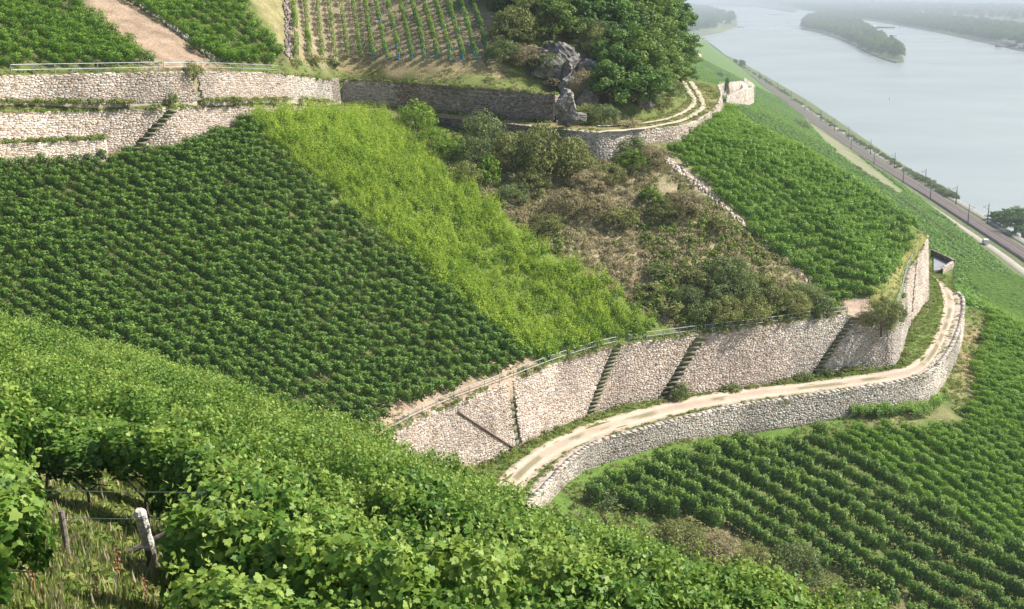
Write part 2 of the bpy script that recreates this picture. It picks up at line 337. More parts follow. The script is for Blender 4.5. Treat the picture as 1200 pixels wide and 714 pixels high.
# ------------------------------------------------------------------ ground colours by region (seen outlines)
G_GRASS = (.135, .165, .045); G_DRY = (.30, .245, .125); G_SOIL = (.36, .255, .175); G_PINK = (.46, .345, .255); G_VINE = (.115, .125, .045); G_SCRUB = (.26, .25, .12); G_GREEN = (.10, .165, .03)
def patch(name, surf, outline, step, fine=None, fine_step=None, base=G_GRASS, regions=(), mat='land', jitter=6, relief=.12, worlds=(), kids=None):
    bnd = resample(np.vstack([outline, outline[:1]]), step)[0][:-1]
    xs = np.arange(bnd[:, 0].min(), bnd[:, 0].max(), step); ys = np.arange(bnd[:, 1].min(), bnd[:, 1].max(), step)
    gx, gy = np.meshgrid(xs, ys); gx = gx.ravel(); gy = gy.ravel()
    gx = gx + (rng.random(len(gx))-.5)*step*.5; gy = gy + (rng.random(len(gy))-.5)*step*.5
    if fine is not None:
        fx, fy = np.meshgrid(np.arange(fine[0], fine[1], fine_step), np.arange(fine[2], fine[3], fine_step)); fx = fx.ravel(); fy = fy.ravel()
        k = ~((gx > fine[0]) & (gx < fine[1]) & (gy > fine[2]) & (gy < fine[3])); gx = np.r_[gx[k], fx]; gy = np.r_[gy[k], fy]
    ins = inpoly(gx, gy, bnd) & (pdist(gx, gy, np.vstack([bnd, bnd[:1]])) > .3*min(step, fine_step or step)); gx = gx[ins]; gy = gy[ins]
    pts = [Vector((a, b)) for a, b in bnd[:, :2]] + [Vector((a, b)) for a, b in zip(gx, gy)]
    nb = len(bnd); r = delaunay_2d_cdt(pts, [(i, (i+1) % nb) for i in range(nb)], [], 0, 1e-4)
    v = np.array([tuple(p) for p in r[0]]); f = np.array([tuple(t) for t in r[2] if len(t) == 3])
    cc = v[f].mean(1); f = f[inpoly(cc[:, 0], cc[:, 1], bnd)]
    # all triangles facing up
    a, b, c = v[f[:, 0]], v[f[:, 1]], v[f[:, 2]]; cr = (b[:, 0]-a[:, 0])*(c[:, 1]-a[:, 1])-(b[:, 1]-a[:, 1])*(c[:, 0]-a[:, 0]); f[cr < 0] = f[cr < 0][:, ::-1]
    z = surf.z(v[:, 0], v[:, 1]) if hasattr(surf, 'z') else np.full(len(v), surf)
    dd = pdist(v[:, 0], v[:, 1], np.vstack([bnd, bnd[:1]])); z = z + np.clip(dd/2, 0, 1)*relief*2*(vnoise(v[:, 0], v[:, 1], 2.3, 5)-.5)
    px, py = proj(v[:, 0], v[:, 1], z)
    px = px + jitter*(vnoise(v[:, 0], v[:, 1], 1.9, 1)-.5)*2; py = py + jitter*.6*(vnoise(v[:, 0], v[:, 1], 1.7, 2)-.5)*2
    c = np.tile(np.array(base, float), (len(v), 1))
    for poly, colr in regions:
        k = inpoly(px, py, poly); c[k] = colr
    for poly, colr in worlds:
        k = inpoly(v[:, 0], v[:, 1], poly); c[k] = colr
    n0 = len(v); sk = np.c_[v[:nb], z[:nb]-3.0]; i = np.arange(nb); j = (i+1) % nb
    V3 = np.vstack([np.c_[v, z], sk]); f = np.concatenate([f, np.stack([i, i+n0, j+n0], 1), np.stack([i, j+n0, j], 1)]); c = np.vstack([c, c[:nb]])
    me = mesh(name, V3, f, M[mat], smooth_=True, vcol=c)
    return tag(obj(name, me), kind='structure')

V_DARK = [(-80, 186), (0, 192), (60, 188), (120, 184), (175, 178), (230, 168), (262, 156), (285, 143), (330, 185), (400, 240), (500, 328), (622, 422), (560, 444), (500, 468), (440, 492), (380, 540), (300, 600), (200, 600), (-80, 480)]
V_LIGHT = [(290, 142), (330, 134), (440, 138), (462, 143), (478, 166), (510, 190), (560, 226), (600, 262), (640, 290), (700, 330), (760, 368), (792, 388), (740, 398), (690, 406), (624, 424), (500, 328), (400, 240), (330, 185)]
V_RIGHT = [(777, 172), (800, 167), (826, 152), (848, 134), (868, 128), (1000, 212), (1072, 266), (1068, 288), (1042, 326), (1020, 348), (988, 356), (965, 345), (940, 325), (905, 292), (870, 262), (830, 220)]
V_WIDE = [(668, 586), (690, 575), (724, 562), (790, 545), (850, 532), (930, 522), (962, 512), (1000, 540), (1080, 590), (1200, 664), (1300, 724), (1300, 800), (1120, 780), (1066, 716), (1010, 690), (965, 672), (880, 640), (840, 626), (760, 604)]
V_FINE = [(968, 512), (1035, 503), (1090, 502), (1125, 490), (1141, 470), (1143, 440), (1150, 400), (1160, 372), (1150, 352), (1128, 320), (1240, 330), (1300, 420), (1300, 718), (1200, 658), (1080, 586), (1000, 536)]
V_STRIP = [(1001, 477), (1060, 481), (1084, 476), (1104, 462), (1108, 470), (1090, 484), (1060, 489), (1001, 487)]
T_LEFT = [(-40, 74), (0, 74), (60, 76), (120, 76), (184, 74), (150, 50), (120, 26), (90, 0), (70, -20), (-40, -20)]
T_MID = [(268, 75), (330, 74), (332, 62), (310, 40), (292, 20), (284, -20), (120, -20), (152, 0), (200, 34), (240, 62)]
T_ROWS = [(346, 70), (576, 76), (572, 40), (552, -20), (336, -20)]

# outlines in plan
mid_out = np.vstack([lw[:, :2], [[48, 178], [30, 190]], w5[::-1, :2], [GP[:2]], w2[::-1, :2], [[-95, 85], [-70, 45], [-40, 40]]])
reg_mid = [([(400, 120), (560, 130), (700, 170), (780, 165), (990, 350), (1000, 375), (800, 400), (600, 250)], G_SCRUB),
           ([(690, 220), (760, 200), (830, 230), (900, 290), (890, 330), (800, 310), (730, 340), (680, 290)], (.37, .31, .18)),
           (V_DARK, G_VINE), (V_LIGHT, (.15, .20, .045)), (V_RIGHT, (.11, .16, .035)),
           ([(430, 480), (560, 438), (625, 420), (640, 432), (560, 464), (500, 490), (465, 515), (430, 520)], (.42, .31, .215)),
           ([(985, 352), (1022, 350), (1030, 366), (1000, 374), (985, 362)], G_PINK),
           ([(772, 180), (780, 176), (860, 250), (940, 322), (955, 338), (945, 340), (850, 262)], (.33, .28, .2)),
           ([(1020, 350), (1040, 330), (1068, 290), (1076, 268), (1092, 272), (1066, 312), (1050, 350)], (.24, .23, .07))]
patch('hillside', S_mid, mid_out, 1.0, base=G_GRASS, regions=reg_mid)
top_out = np.vstack([w3[:, :2], w4[:, :2], [P(*t)[:2] for t in TI], [[25, 222], [14, 250], [-60, 262], [-140, 240], [-150, 110]]])
reg_top = [([(60, -30), (160, -30), (270, 74), (240, 82), (180, 80), (120, 30)], (.34, .25, .17)),
           ([(280, -30), (350, -30), (352, 72), (330, 80), (325, 40)], (.27, .24, .11)),
           ([(345, -30), (580, -30), (580, 72), (345, 72)], (.30, .245, .15)),
           ([(390, 66), (600, 74), (600, 92), (500, 90), (395, 84)], G_DRY), (T_LEFT, G_VINE), (T_MID, G_VINE),
           ([(645, 70), (700, 60), (720, 130), (650, 135)], (.16, .13, .09))]
patch('upper_field', S_top, top_out, 1.2, regions=reg_top)
path_out = np.vstack([w2[:, :2], [GP[:2]], w5[:, :2], [[29, 214], [26, 215]], [P(*t)[:2] for t in TI[::-1]], w4[::-1, :2], w3[::-1, :2]])
reg_path = [([(690, 138), (830, 100), (850, 120), (800, 150), (700, 156)], (.24, .22, .085)), ([(400, 128), (520, 132), (700, 148), (700, 158), (520, 140), (400, 134)], (.27, .23, .11))]
patch('hill_path', S_path, path_out, .8, regions=reg_path, relief=.03)
# the river slope
low_out = np.vstack([owb[:, :2]+[[-.4, .5]], [P(1112, 305, 38)[:2]], [[46, 192], [20, 215], [-60, 260], [-80, 400], [-60, 900], [40, 1500], [110, 2600]],
                     [[xfoot(y), y] for y in (2600, 1900, 1490, 1200, 930, 655, 447, 300, 200, 100, 20)], [[70, 5], [10, 15], [-15, 45]]])
reg_low = [(V_WIDE, (.15, .175, .055)), (V_FINE, (.10, .15, .035)),
           ([(1000, 490), (1100, 470), (1118, 430), (1130, 395), (1136, 362), (1152, 372), (1148, 410), (1140, 470), (1120, 495), (1040, 502), (1000, 500)], (.235, .225, .095)),
           ([(1120, 395), (1150, 370), (1143, 440), (1128, 470)], (.30, .225, .12)),
           ([(700, 545), (800, 515), (1000, 490), (1000, 505), (900, 525), (760, 552), (680, 580)], (.12, .20, .035)),
           ([(780, 590), (850, 612), (960, 665), (1080, 714), (1000, 730), (780, 650)], (.20, .19, .08)),
           ([(930, 126), (938, 128), (975, 158), (1010, 186), (1062, 226), (1056, 230), (1000, 196), (960, 162)], (.22, .215, .12))]
patch('river_slope', S_low, low_out, 9.0, fine=(-20, 150, 60, 250), fine_step=2.2, base=(.10, .17, .03), regions=reg_low, relief=.2)
# foreground ground
fg_out = np.array([(-75, 4), (-75, 100), (10, 72), (16, 45), (22, 28), (30, 4)], float)
patch('foreground_slope', S_fg, fg_out, .9, base=(.16, .17, .055), relief=.08, jitter=0)
# lower road bed
LWN = np.stack([np.gradient(lw[:, 1]), -np.gradient(lw[:, 0])], 1); LWN /= np.linalg.norm(LWN, axis=1)[:, None]
lwb = np.c_[lw[:, :2]+LWN*.5, np.full(len(lw), RZ)]
landing = [P(1112, 308, 38)[:2], P(1093, 299.5, 38)[:2]]
track_in = smooth([P(x, y, RH) for x, y in [(470, 660), (540, 603), (590, 556), (633, 523), (683, 499), (733, 484), (800, 468), (867, 456), (933, 450), (1000, 441), (1053, 432), (1077, 420), (1093, 398), (1103, 371), (1105, 351), (1097, 328), (1080, 316)]], 6)
track_out = smooth([P(x, y, RH) for x, y in [(500, 676), (570, 612), (614, 573), (631, 554), (667, 529), (717, 509), (800, 486), (867, 473), (933, 463), (1000, 455), (1067, 444), (1094, 428), (1110, 400), (1120, 374), (1122, 355), (1113, 339), (1098, 326)]], 6)
road_out = np.vstack([lwb[:-1, :2], [[40, 190]], [P(1119, 306, 38)[:2]], [P(1118, 334, 38)[:2]], ow[::-1, :2]])
class Flat:
    def z(s, x, y): return np.full(np.shape(x), RZ)
patch('grass_verge', Flat(), road_out, .8, base=(.14, .19, .045), relief=.05)
ctr = (track_in+track_out)/2
def ribbon(name, a, b, z, mat, colr, edge=.25, kind='structure', dz=.0, n_across=12, ruts=True):
    a, _ = resample(a, .6); b, _ = resample(b, .6); n = min(len(a), len(b)); a = smooth(a[np.linspace(0, len(a)-1, n).astype(int)], 1); b = smooth(b[np.linspace(0, len(b)-1, n).astype(int)], 1); n = len(a)
    V = []; C = []
    for j in range(n_across+1):
        t = j/n_across; p = a[:, :2]*(1-t)+b[:, :2]*t
        if j in (0, n_across):
            d = (a-b)[:, :2]; d /= np.linalg.norm(d, axis=1)[:, None]+1e-9; s = (1 if j == 0 else -1); p = p+d*s*edge*(vnoise(p[:, 0], p[:, 1], .9, j)[:, None]*2-1)
        zz = (z(p[:, 0], p[:, 1]) if callable(z) else np.full(n, z))+dz - (.03 if j in (0, n_across) else 0)
        c = np.tile(np.array(colr), (n, 1))
        if ruts:
            u_ = abs(t-.5); wear = np.exp(-((u_-.27)/.10)**2); nn_ = vnoise(p[:, 0], p[:, 1], 1.3, 4); c *= (.80+.25*wear+.14*(nn_-.5))[:, None]; zz = zz-.05*wear*(nn_*.6+.7)
            if u_ < .10: k = vnoise(p[:, 0], p[:, 1], 1.8, 9) > .60; c[k] = (.27, .24, .14)
            if u_ > .42: k = vnoise(p[:, 0], p[:, 1], 1.1, 19) > .55; c[k] = (.24, .24, .11)
        V.append(np.c_[p, zz]); C.append(c)
    V = np.concatenate(V); C = np.concatenate(C); f = []
    for j in range(n_across):
        i = np.arange(n-1); f.append(np.stack([j*n+i, j*n+i+1, (j+1)*n+i+1, (j+1)*n+i], 1))
    f = np.concatenate(f)
    nrm = np.cross(V[f[0][1]]-V[f[0][0]], V[f[0][2]]-V[f[0][0]])
    if nrm[2] < 0: f = f[:, ::-1]
    return tag(obj(name, mesh(name, V, f, M[mat], smooth_=True, vcol=C)), kind=kind)
ribbon('gravel_road', track_in, track_out, RZ+.07, 'track', (.60, .47, .36))
# upper road: two wheel ruts
def rut(px, wid):
    c = smooth([P(x, y, 14.2) for x, y in px], 6); t = np.gradient(c[:, :2], axis=0); n = np.stack([t[:, 1], -t[:, 0]], 1); n /= np.linalg.norm(n, axis=1)[:, None]
    return np.c_[c[:, :2]-n*wid/2, c[:, 2]], np.c_[c[:, :2]+n*wid/2, c[:, 2]]
zp = lambda x, y: S_path.z(x, y)
for r in ([(700, 153.5), (740, 151), (770, 147.5), (794, 142.5), (810, 136), (821, 129), (824, 122), (819, 112), (809, 99)], [(700, 149.5), (740, 147), (765, 143.5), (786, 138.5), (803, 131), (812, 124), (813, 117), (806, 107), (800, 98)]):
    a, b = rut(r, .7 if r[0][1] > 151 else .6); ribbon('wheel_track', a, b, zp, 'track', (.50, .44, .32), edge=.25, dz=.17, n_across=4, ruts=False)
# stone strip between the scrub and the right vineyard is built as a dry stone kerb further down

# ------------------------------------------------------------------ plateau by the river, water and far land
def line_pts(px, h): return np.array([P(x, y, h) for x, y in px])
def zflat(name, outline, z, mat, colr, step=None):
    return tag(obj(name, mesh(name, np.c_[np.asarray(outline)[:, :2], np.full(len(outline), z)], [tuple(range(len(outline)))], M[mat], vcol=[colr]*len(outline))), kind='structure')
EDGE = np.array([(0, 176), (200, 193), (400, 207)] + [tuple(P(x, y, 105.6)[1::-1]) for x, y in [(1168, 264), (1121, 239), (1080, 208), (1050, 190), (1000, 155), (950, 121), (900, 92), (870, 75), (835, 60), (815, 49)]], float)
EDGE = EDGE[np.argsort(EDGE[:, 0])]
def xedge(y): return np.interp(y, EDGE[:, 0], EDGE[:, 1])
ys = np.r_[np.arange(0, 700, 20), np.arange(700, 2700, 60)]
V = []; C = []; F = []
for y in ys:
    xf, xe = xfoot(y), xedge(y)
    for t, z in ((-.05, 6.4), (0, 5.2), (.3, 4.2), (.8, 3.8), (.93, 2.6), (1.0, -.3), (1.02, -3)):
        V.append((xf+(xe-xf)*t, y, z)); C.append((.13, .155, .06))
for i in range(len(ys)-1):
    for j in range(6): a = i*7+j; F.append((a, a+1, a+8, a+7))
tag(obj('riverbank', mesh('riverbank', V, np.array(F), M['land'], smooth_=True, vcol=C)), kind='structure')
m, n, p, o = nodes('river_water'); p.inputs['Base Color'].default_value = (.20, .225, .20, 1); p.inputs['Roughness'].default_value = .22; p.inputs['IOR'].default_value = 1.33
t = _noise(n, .12, 6, .6); mp = n.nodes.new('ShaderNodeMapping'); g = n.nodes.new('ShaderNodeNewGeometry'); mp.inputs['Scale'].default_value = (1, .5, 1)
n.links.new(g.outputs['Position'], mp.inputs[0]); n.links.new(mp.outputs[0], t.inputs['Vector'])
b = n.nodes.new('ShaderNodeBump'); b.inputs['Strength'].default_value = .25; b.inputs['Distance'].default_value = .5; n.links.new(t.outputs['Fac'], b.inputs['Height']); n.links.new(b.outputs[0], p.inputs['Normal'])
t2 = _noise(n, .006, 4, .5); r = _ramp(n, t2.outputs['Fac'], [(.35, (.27, .295, .27)), (.65, (.34, .36, .325))]); n.links.new(r.outputs[0], p.inputs['Base Color'])
M['water'] = m
tag(obj('river', mesh('river', [(-3000, -400, 0), (26000, -400, 0), (26000, 9000, 0), (-3000, 9000, 0)], [(0, 1, 2, 3)], M['water'])), kind='structure')
def far_sheet(name, px, z, colr=(.09, .12, .05), more=()):
    pts = [tuple(P(x, y, CAMZ-z)[:2]) for x, y in px] + list(more)
    me_v = [(x, y, z) for x, y in pts] + [(x, y, -2) for x, y in pts]; k = len(pts)
    F = [tuple(range(k))] + [(i, i+k, (i+1) % k+k, (i+1) % k) for i in range(k)]
    me = mesh(name, me_v, F, M['farland'], vcol=[colr]*(2*k)); me.update()
    return tag(obj(name, me), kind='structure')
# the far bank and the plain behind it, out to the horizon
far_sheet('far_plain', [(1330, 100), (1240, 72), (1200, 60), (1160, 51), (1100, 38), (1050, 29), (1000, 21), (960, 14.5), (930, 10.5), (880, 4.5), (830, 1)], 1.2, more=[(-4000, 7000), (-20000, 40000), (40000, 40000), (30000, 2000), (3000, 500)])
far_sheet('island', [(939, 34), (942, 22), (960, 15), (985, 17), (1008, 26), (1022, 36), (1036, 46), (1050, 55), (1056, 62), (1059, 72), (1050, 73), (1036, 69), (1016, 61), (1004, 54), (985, 46), (960, 38)], 1.5)
far_sheet('sandbar', [(850, 0), (880, 3), (905, 6), (935, 12), (930, 15), (905, 11), (880, 7.5), (840, 3)], 1.0, colr=(.11, .12, .07))
far_sheet('bank_point', [(812, 48), (826, 41), (845, 38), (864, 31), (863, 22), (848, 17), (828, 10), (800, 6), (760, 6)], 1.5, colr=(.16, .19, .08), more=[(-300, 5200), (-300, 2300), (330, 2250)])

# railway on the plateau
def strip(name, x_of_y, y0, y1, half, z, mat, dz=0, parent=None, kind='structure', colr=(.3, .27, .24), th=.0):
    ys = np.r_[np.arange(y0, 800, 15.0), np.arange(800, y1, 50.0)] if y1 > 800 else np.arange(y0, y1, 10.0)
    a = np.array([(x_of_y(y)-half, y, z) for y in ys]); b = np.array([(x_of_y(y)+half, y, z) for y in ys]); n = len(ys)
    i = np.arange(n-1)
    V = np.vstack([a, b]); f = np.stack([i, i+n, i+n+1, i+1], 1)
    if th:
        V = np.vstack([a-[.6, 0, th], a, b, b+[.6, 0, -th]]); f = np.concatenate([np.stack([k*n+i, (k+1)*n+i, (k+1)*n+i+1, k*n+i+1], 1) for k in range(3)])
    return tag(obj(name, mesh(name, V, f, M[mat], vcol=[colr]*len(V)), parent), kind=kind)
RL = np.array([tuple(P(x, y, 101.6)[1::-1]) for x, y in [(1200, 298), (1151, 267), (1101, 235), (1059, 210), (1010, 180), (960, 146), (905, 106), (872, 85), (838, 66)]]); RL = np.vstack([RL, [(200, 172)], [(0, 158)]]); RL = RL[np.argsort(RL[:, 0])]
xrail = lambda y: np.interp(y, RL[:, 0], RL[:, 1])
strip('railway_bed', xrail, 150, 2300, 3.6, 4.95, 'ballast', th=.9)
strip('lineside_road', lambda y: xrail(y)-9.5, 150, 1200, 1.3, 4.75, 'track', colr=(.42, .38, .31), th=.3)
strip('river_footpath', lambda y: xrail(y)+9.0, 150, 1200, 1.3, 4.35, 'track', colr=(.33, .31, .27), th=.3)
rails = empty('railway_track', (float(xrail(500)), 500, 5), label='double railway track running along the river bank below the vineyards', cat='railway track')
for off in (-2.65, -1.2, 1.2, 2.65):
    o = strip('rail', lambda y, off=off: xrail(y)+off, 150, 2300, .09, 5.13, 'rust', kind=None, th=.16); o.parent = rails; o.location = tuple(-np.array(rails.location))
# ================================================================== STONE WALLS
PAL = {'cream': [((.66, .57, .48), 3), ((.60, .50, .41), 3), ((.53, .42, .33), 2), ((.73, .66, .58), 1.4), ((.44, .37, .32), 1.3), ((.32, .25, .19), .7), ((.50, .36, .24), .5)],
       'grey': [((.53, .485, .42), 3), ((.45, .41, .355), 3), ((.61, .57, .50), 1.3), ((.35, .31, .27), 1.3), ((.26, .22, .175), .8), ((.44, .36, .28), 1.4)],
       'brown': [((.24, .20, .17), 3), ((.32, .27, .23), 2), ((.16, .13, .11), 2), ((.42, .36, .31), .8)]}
def pick(pal, n):
    c, wt = zip(*PAL[pal]); wt = np.array(wt)/sum(wt); k = rng.choice(len(c), n, p=wt)
    return np.clip(np.array(c)[k]*(.85+.25*rng.random((n, 1))), 0, .9)
class Wall:
    def __init__(s, name, top, zbase, label, pal=('cream',), batter=.09, recess=(), course=.10, sw=(.14, .40), cap='grey', flange=1.3, sink=.4, seed=1, joint='mortar', cat='stone wall', cull=None, proud=1.0):
        global rng
        top = np.asarray(top, float)
        q = np.c_[top, zbase] if np.ndim(zbase) else np.c_[top, np.full(len(top), zbase)]
        q, s.L = resample(q, .5); s.p = q; t = np.gradient(q[:, :2], axis=0); t /= np.linalg.norm(t, axis=1)[:, None]
        s.t = t; s.n = np.stack([t[:, 1], -t[:, 0]], 1); s.batter = batter; s.recess = []
        s.root = empty(name, q[len(q)//2, :3], label=label, cat=cat); org = q[len(q)//2, :3]; s.org = org; s.label = label
        for r in recess:                              # (px_top, py_top, px_bottom, py_bottom, width, depth)
            s.recess.append((s.at(r[0], r[1]), s.at(r[2], r[3], True), r[4], r[5]))
        # backing
        ns = len(q); nz = 14; H = q[:, 2]-q[:, 3]+sink; V = []
        for j in range(nz+1):
            y = H*j/nz; dep = s.depth(s.L, y)
            P3 = np.c_[q[:, :2]+s.n*(y*batter-dep)[:, None], q[:, 2]-y]; V.append(P3)
        back = np.c_[q[:, :2]-s.n*flange, q[:, 2]-.25*(flange > 1)]; V = [back]+V; V = np.concatenate(V)-org; F = []
        i = np.arange(ns-1)
        for j in range(nz+1): F.append(np.stack([j*ns+i, (j+1)*ns+i, (j+1)*ns+i+1, j*ns+i+1], 1))
        obj('wall_backing', mesh('wall_backing', V, np.concatenate(F), M[joint]), s.root)
        # rubble stones laid in rough courses
        C, AX, AY, AZ, KC = [], [], [], [], []
        y = .02; hmax = float(np.max(q[:, 2]-q[:, 3]))+.1
        while y < hmax:
            ch = course*rng.choice([rng.uniform(.7, 1.3), rng.uniform(1.5, 2.1)], p=[.8, .2]); n = int(s.L[-1]/((sw[0]+sw[1])/2)*1.35)
            wd = rng.uniform(sw[0], sw[1], n)*(1 if ch < course*1.2 else 1.2); e = np.cumsum(wd); sc = e-wd/2; k = sc < s.L[-1]; sc = sc[k]; wd = wd[k]
            yy = y+ch/2+rng.uniform(-.04, .04, len(sc)); hh = ch*rng.uniform(.85, 1.08, len(sc))
            X, N, T, hl = s.frame(sc); keep = (yy-hh*.3 < hl)
            dep = s.depth(sc, yy); keep &= dep < .05
            sc, wd, yy, hh, X, N, T = [a[keep] for a in (sc, wd, yy, hh, X, N, T)]
            if len(sc):
                th = rng.uniform(.008, .05, len(sc))*proud
                c = np.c_[X[:, :2]+N*(yy*batter)[:, None], X[:, 2]-yy]
                roll = rng.normal(0, .10, len(sc)); ca, sa = np.cos(roll), np.sin(roll)
                t3 = np.c_[T, np.zeros(len(T))]; up = np.tile([0, 0, 1.0], (len(T), 1))
                C.append(c); AX.append((t3*ca[:, None]+up*sa[:, None])*(wd*.5)[:, None]); AY.append(np.c_[N, np.zeros(len(N))]*th[:, None])
                AZ.append((up*ca[:, None]-t3*sa[:, None])*(hh*.5)[:, None])
                f = sc/s.L[-1]; pi = np.clip((f*len(pal)+rng.normal(0, .12, len(f))).astype(int), 0, len(pal)-1)
                kc = np.zeros((len(sc), 3))
                for j, pn in enumerate(pal):
                    m_ = pi == j; kc[m_] = pick(pn, m_.sum())
                st = vnoise(sc, yy*1.0, 3.2, seed); st2 = vnoise(sc, yy*.35, 9.0, seed+2); kc *= ((.76+.40*st)*(.80+.38*st2))[:, None]                 # weathered patches
                damp = np.clip(1-(hl[keep]-yy)/.8, 0, 1)*vnoise(sc, yy*0, 2.0, seed+5); kc = kc*(1-.5*damp[:, None])+np.array([.12, .13, .06])*.5*damp[:, None]
                KC.append(kc)
            y += ch
        C, AX, AY, AZ, KC = map(np.concatenate, (C, AX, AY, AZ, KC)); v, f = frame_boxes(C-org, AX, AY, AZ, .9)
        tag(obj('rubble_stones', mesh('rubble_stones', v, f, M['stone'], col=np.repeat(KC, 6, 0)), s.root), kind='stuff')
        if cap:
            sc = []; x = 0
            while x < s.L[-1]: wdt = rng.uniform(.4, .9); sc.append((x+wdt/2, wdt*rng.uniform(.6, 1))); x += wdt
            sc = np.array(sc); sc = sc[sc[:, 0] < s.L[-1]]; keep = s.depth(sc[:, 0], np.full(len(sc), .05)) < .05; sc = sc[keep]
            X, N, T, hl = s.frame(sc[:, 0]); n = len(sc); hh = rng.uniform(.02, .06, n)
            c = np.c_[X[:, :2]-N*.17, X[:, 2]+hh*.5]-org
            v, f = frame_boxes(c, np.c_[T, np.zeros(n)]*(sc[:, 1]*.48)[:, None], np.c_[N, np.zeros(n)]*(.14+.1*rng.random((n, 1))), np.tile([0, 0, 1.0], (n, 1))*hh[:, None], .97)
            tag(obj('coping_stones', mesh('coping_stones', v, f, M['stone'], col=np.repeat(pick(cap, n), 6, 0)), s.root), kind='stuff')
    def frame(s, sc):
        X = np.stack([np.interp(sc, s.L, s.p[:, k]) for k in range(3)], 1); N = np.stack([np.interp(sc, s.L, s.n[:, k]) for k in range(2)], 1); N /= np.linalg.norm(N, axis=1)[:, None]
        T = np.stack([-N[:, 1], N[:, 0]], 1); hl = X[:, 2]-np.interp(sc, s.L, s.p[:, 3]); return X, N, T, hl
    def depth(s, sc, y):
        sc = np.asarray(sc, float); d = np.zeros(sc.shape); hl = np.interp(sc, s.L, s.p[:, 2]-s.p[:, 3])
        for a, b, wd, dp in s.recess:
            c = a+(b-a)*np.clip(y/np.maximum(hl, .3), 0, 1); d = np.where(np.abs(sc-c) < wd/2, dp, d)
        return d
    def at(s, px, py, bottom=False):
        z = s.p[:, 3] if bottom else s.p[:, 2]; h = (s.p[:, 2]-z)*s.batter
        x, y = proj(s.p[:, 0]+s.n[:, 0]*h, s.p[:, 1]+s.n[:, 1]*h, z); return float(s.L[np.argmin((x-px)**2+(y-py)**2)])
    def stairs(s, name, rec, n, label, mat='step', group=None, wide=1.0, th=.5, part='step', cat='stone stairs'):
        a, b, wd, dp = s.recess[rec]; X, N, T, hl = s.frame(np.array([(a+b)/2])); org = np.r_[X[0, :2], X[0, 2]-hl[0]]
        root = empty(name, org, label=label, cat=cat, group=group); me = None
        for k in range(n):
            f = (k+.5)/n; sc = a+(b-a)*f; X, N, T, hl = s.frame(np.array([sc])); y = hl[0]*f
            ang = math.atan2(T[0, 1], T[0, 0])
            if me is None: v, fc = box(0, 0, 0, wd*.98*wide, dp+.25, min(.17, hl[0]/n*.5) if th == .5 else hl[0]/n*th, ) ; me = mesh(part, v, fc, M[mat])
            out = y*s.batter-dp/2+.05-(.32 if th != .5 else 0)
            obj(part, me, root, loc=np.r_[X[0, :2]+N[0]*out, X[0, 2]-y-.05]-org, rot=(0, rng.normal(0, .03), ang))
        return root
    def rail(s, a, b, label, h=.88, off=.22, step=2.0, group=None, mid=True, drop=0):
        """tubular railing standing on the top of the wall between two places along it"""
        n = max(2, int(round(abs(b-a)/step))+1); sc = np.linspace(a, b, n); X, N, T, hl = s.frame(sc)
        q = np.c_[X[:, :2]-N*off, X[:, 2]]; org = q[0].copy(); root = empty('railing', org, label=label, cat='railing', group=group)
        pm = mesh('post', *tube([(0, 0, -.2), (0, 0, h)], .038, 6), M['metal'])
        for c in q: obj('post', pm, root, loc=c-org)
        sc2 = np.linspace(a, b, n*3); X, N, T, hl = s.frame(sc2); q2 = np.c_[X[:, :2]-N*off, X[:, 2]]-org
        for hh in ((h, h*.52) if mid else (h,)): obj('rail', mesh('rail', *tube(q2+[0, 0, hh], .032, 6), M['metal']), root)
        return root
LW = Wall('retaining_wall', lw, RZ, 'tall cream rubble wall with stairs rising from the inner side of the curving gravel road', pal=('cream', 'cream', 'cream', 'cream', 'cream', 'grey', 'grey', 'cream', 'cream', 'cream'), seed=3,  # grey run paints the dimmer light where the wall turns from the sun
          recess=[(599, 449, 607, 518, .75, .5), (722, 410, 687, 484, 1.0, .75), (824, 394, 774, 463, 1.05, .7), (1003, 372, 955, 437, 1.0, .7), (1075, 300, 1072, 383, .95, .5)])
LW.stairs('stone_stairs', 1, 17, 'dark open stone stairs in the tall wall, the set with clear gaps between treads')
LW.stairs('stone_stairs', 2, 13, 'mossy overgrown stone stairs in the middle of the tall wall above the gravel road')
LW.stairs('stone_stairs', 3, 15, 'mossy stone stairs left of the round bush at the corner of the tall wall')
LW.stairs('stone_stairs', 4, 6, 'upright step ladder of stones let into the tall wall at the bend', mat='step')
LW.stairs('wall_drain', 0, 9, 'mossy upright drain with its shade painted in, let into the left part of the tall wall', th=.97, part='drain_stone', cat='drain')  # mossy fill, added also to paint shade in a recess the sun lights
at = LW.at
for a, b, lb in [((466, 503), (528, 474), 'short grey railing at the lowest left end of the tall wall'), ((534, 471), (664, 422), 'grey railing on the tall wall above the dark upright drain'),
                 ((668, 421), (722, 407), 'grey railing on the tall wall just left of the clear open stairs'), ((737, 404), (756, 401), 'very short grey railing just right of the clear open stairs'),
                 ((759, 401), (818, 393), 'grey railing on the tall wall left of the mossy middle stairs'), ((830, 391), (994, 370), 'long grey railing along the tall wall below the bushy scrub slope'),
                 ((1050, 366), (1073, 303), 'grey railing on the wall top beside the grass strip at the bend')]:
    LW.rail(at(*a), at(*b), lb)
OWL = Wall('retaining_wall', ow, owb[:, 2], 'low grey rubble wall holding up the outer side of the curving gravel road', pal=('cream', 'grey', 'grey', 'grey', 'grey', 'cream'), seed=9, batter=.06, cap='grey', sink=.8)  # grey middle, cream ends: how the sun strikes is put into the stones
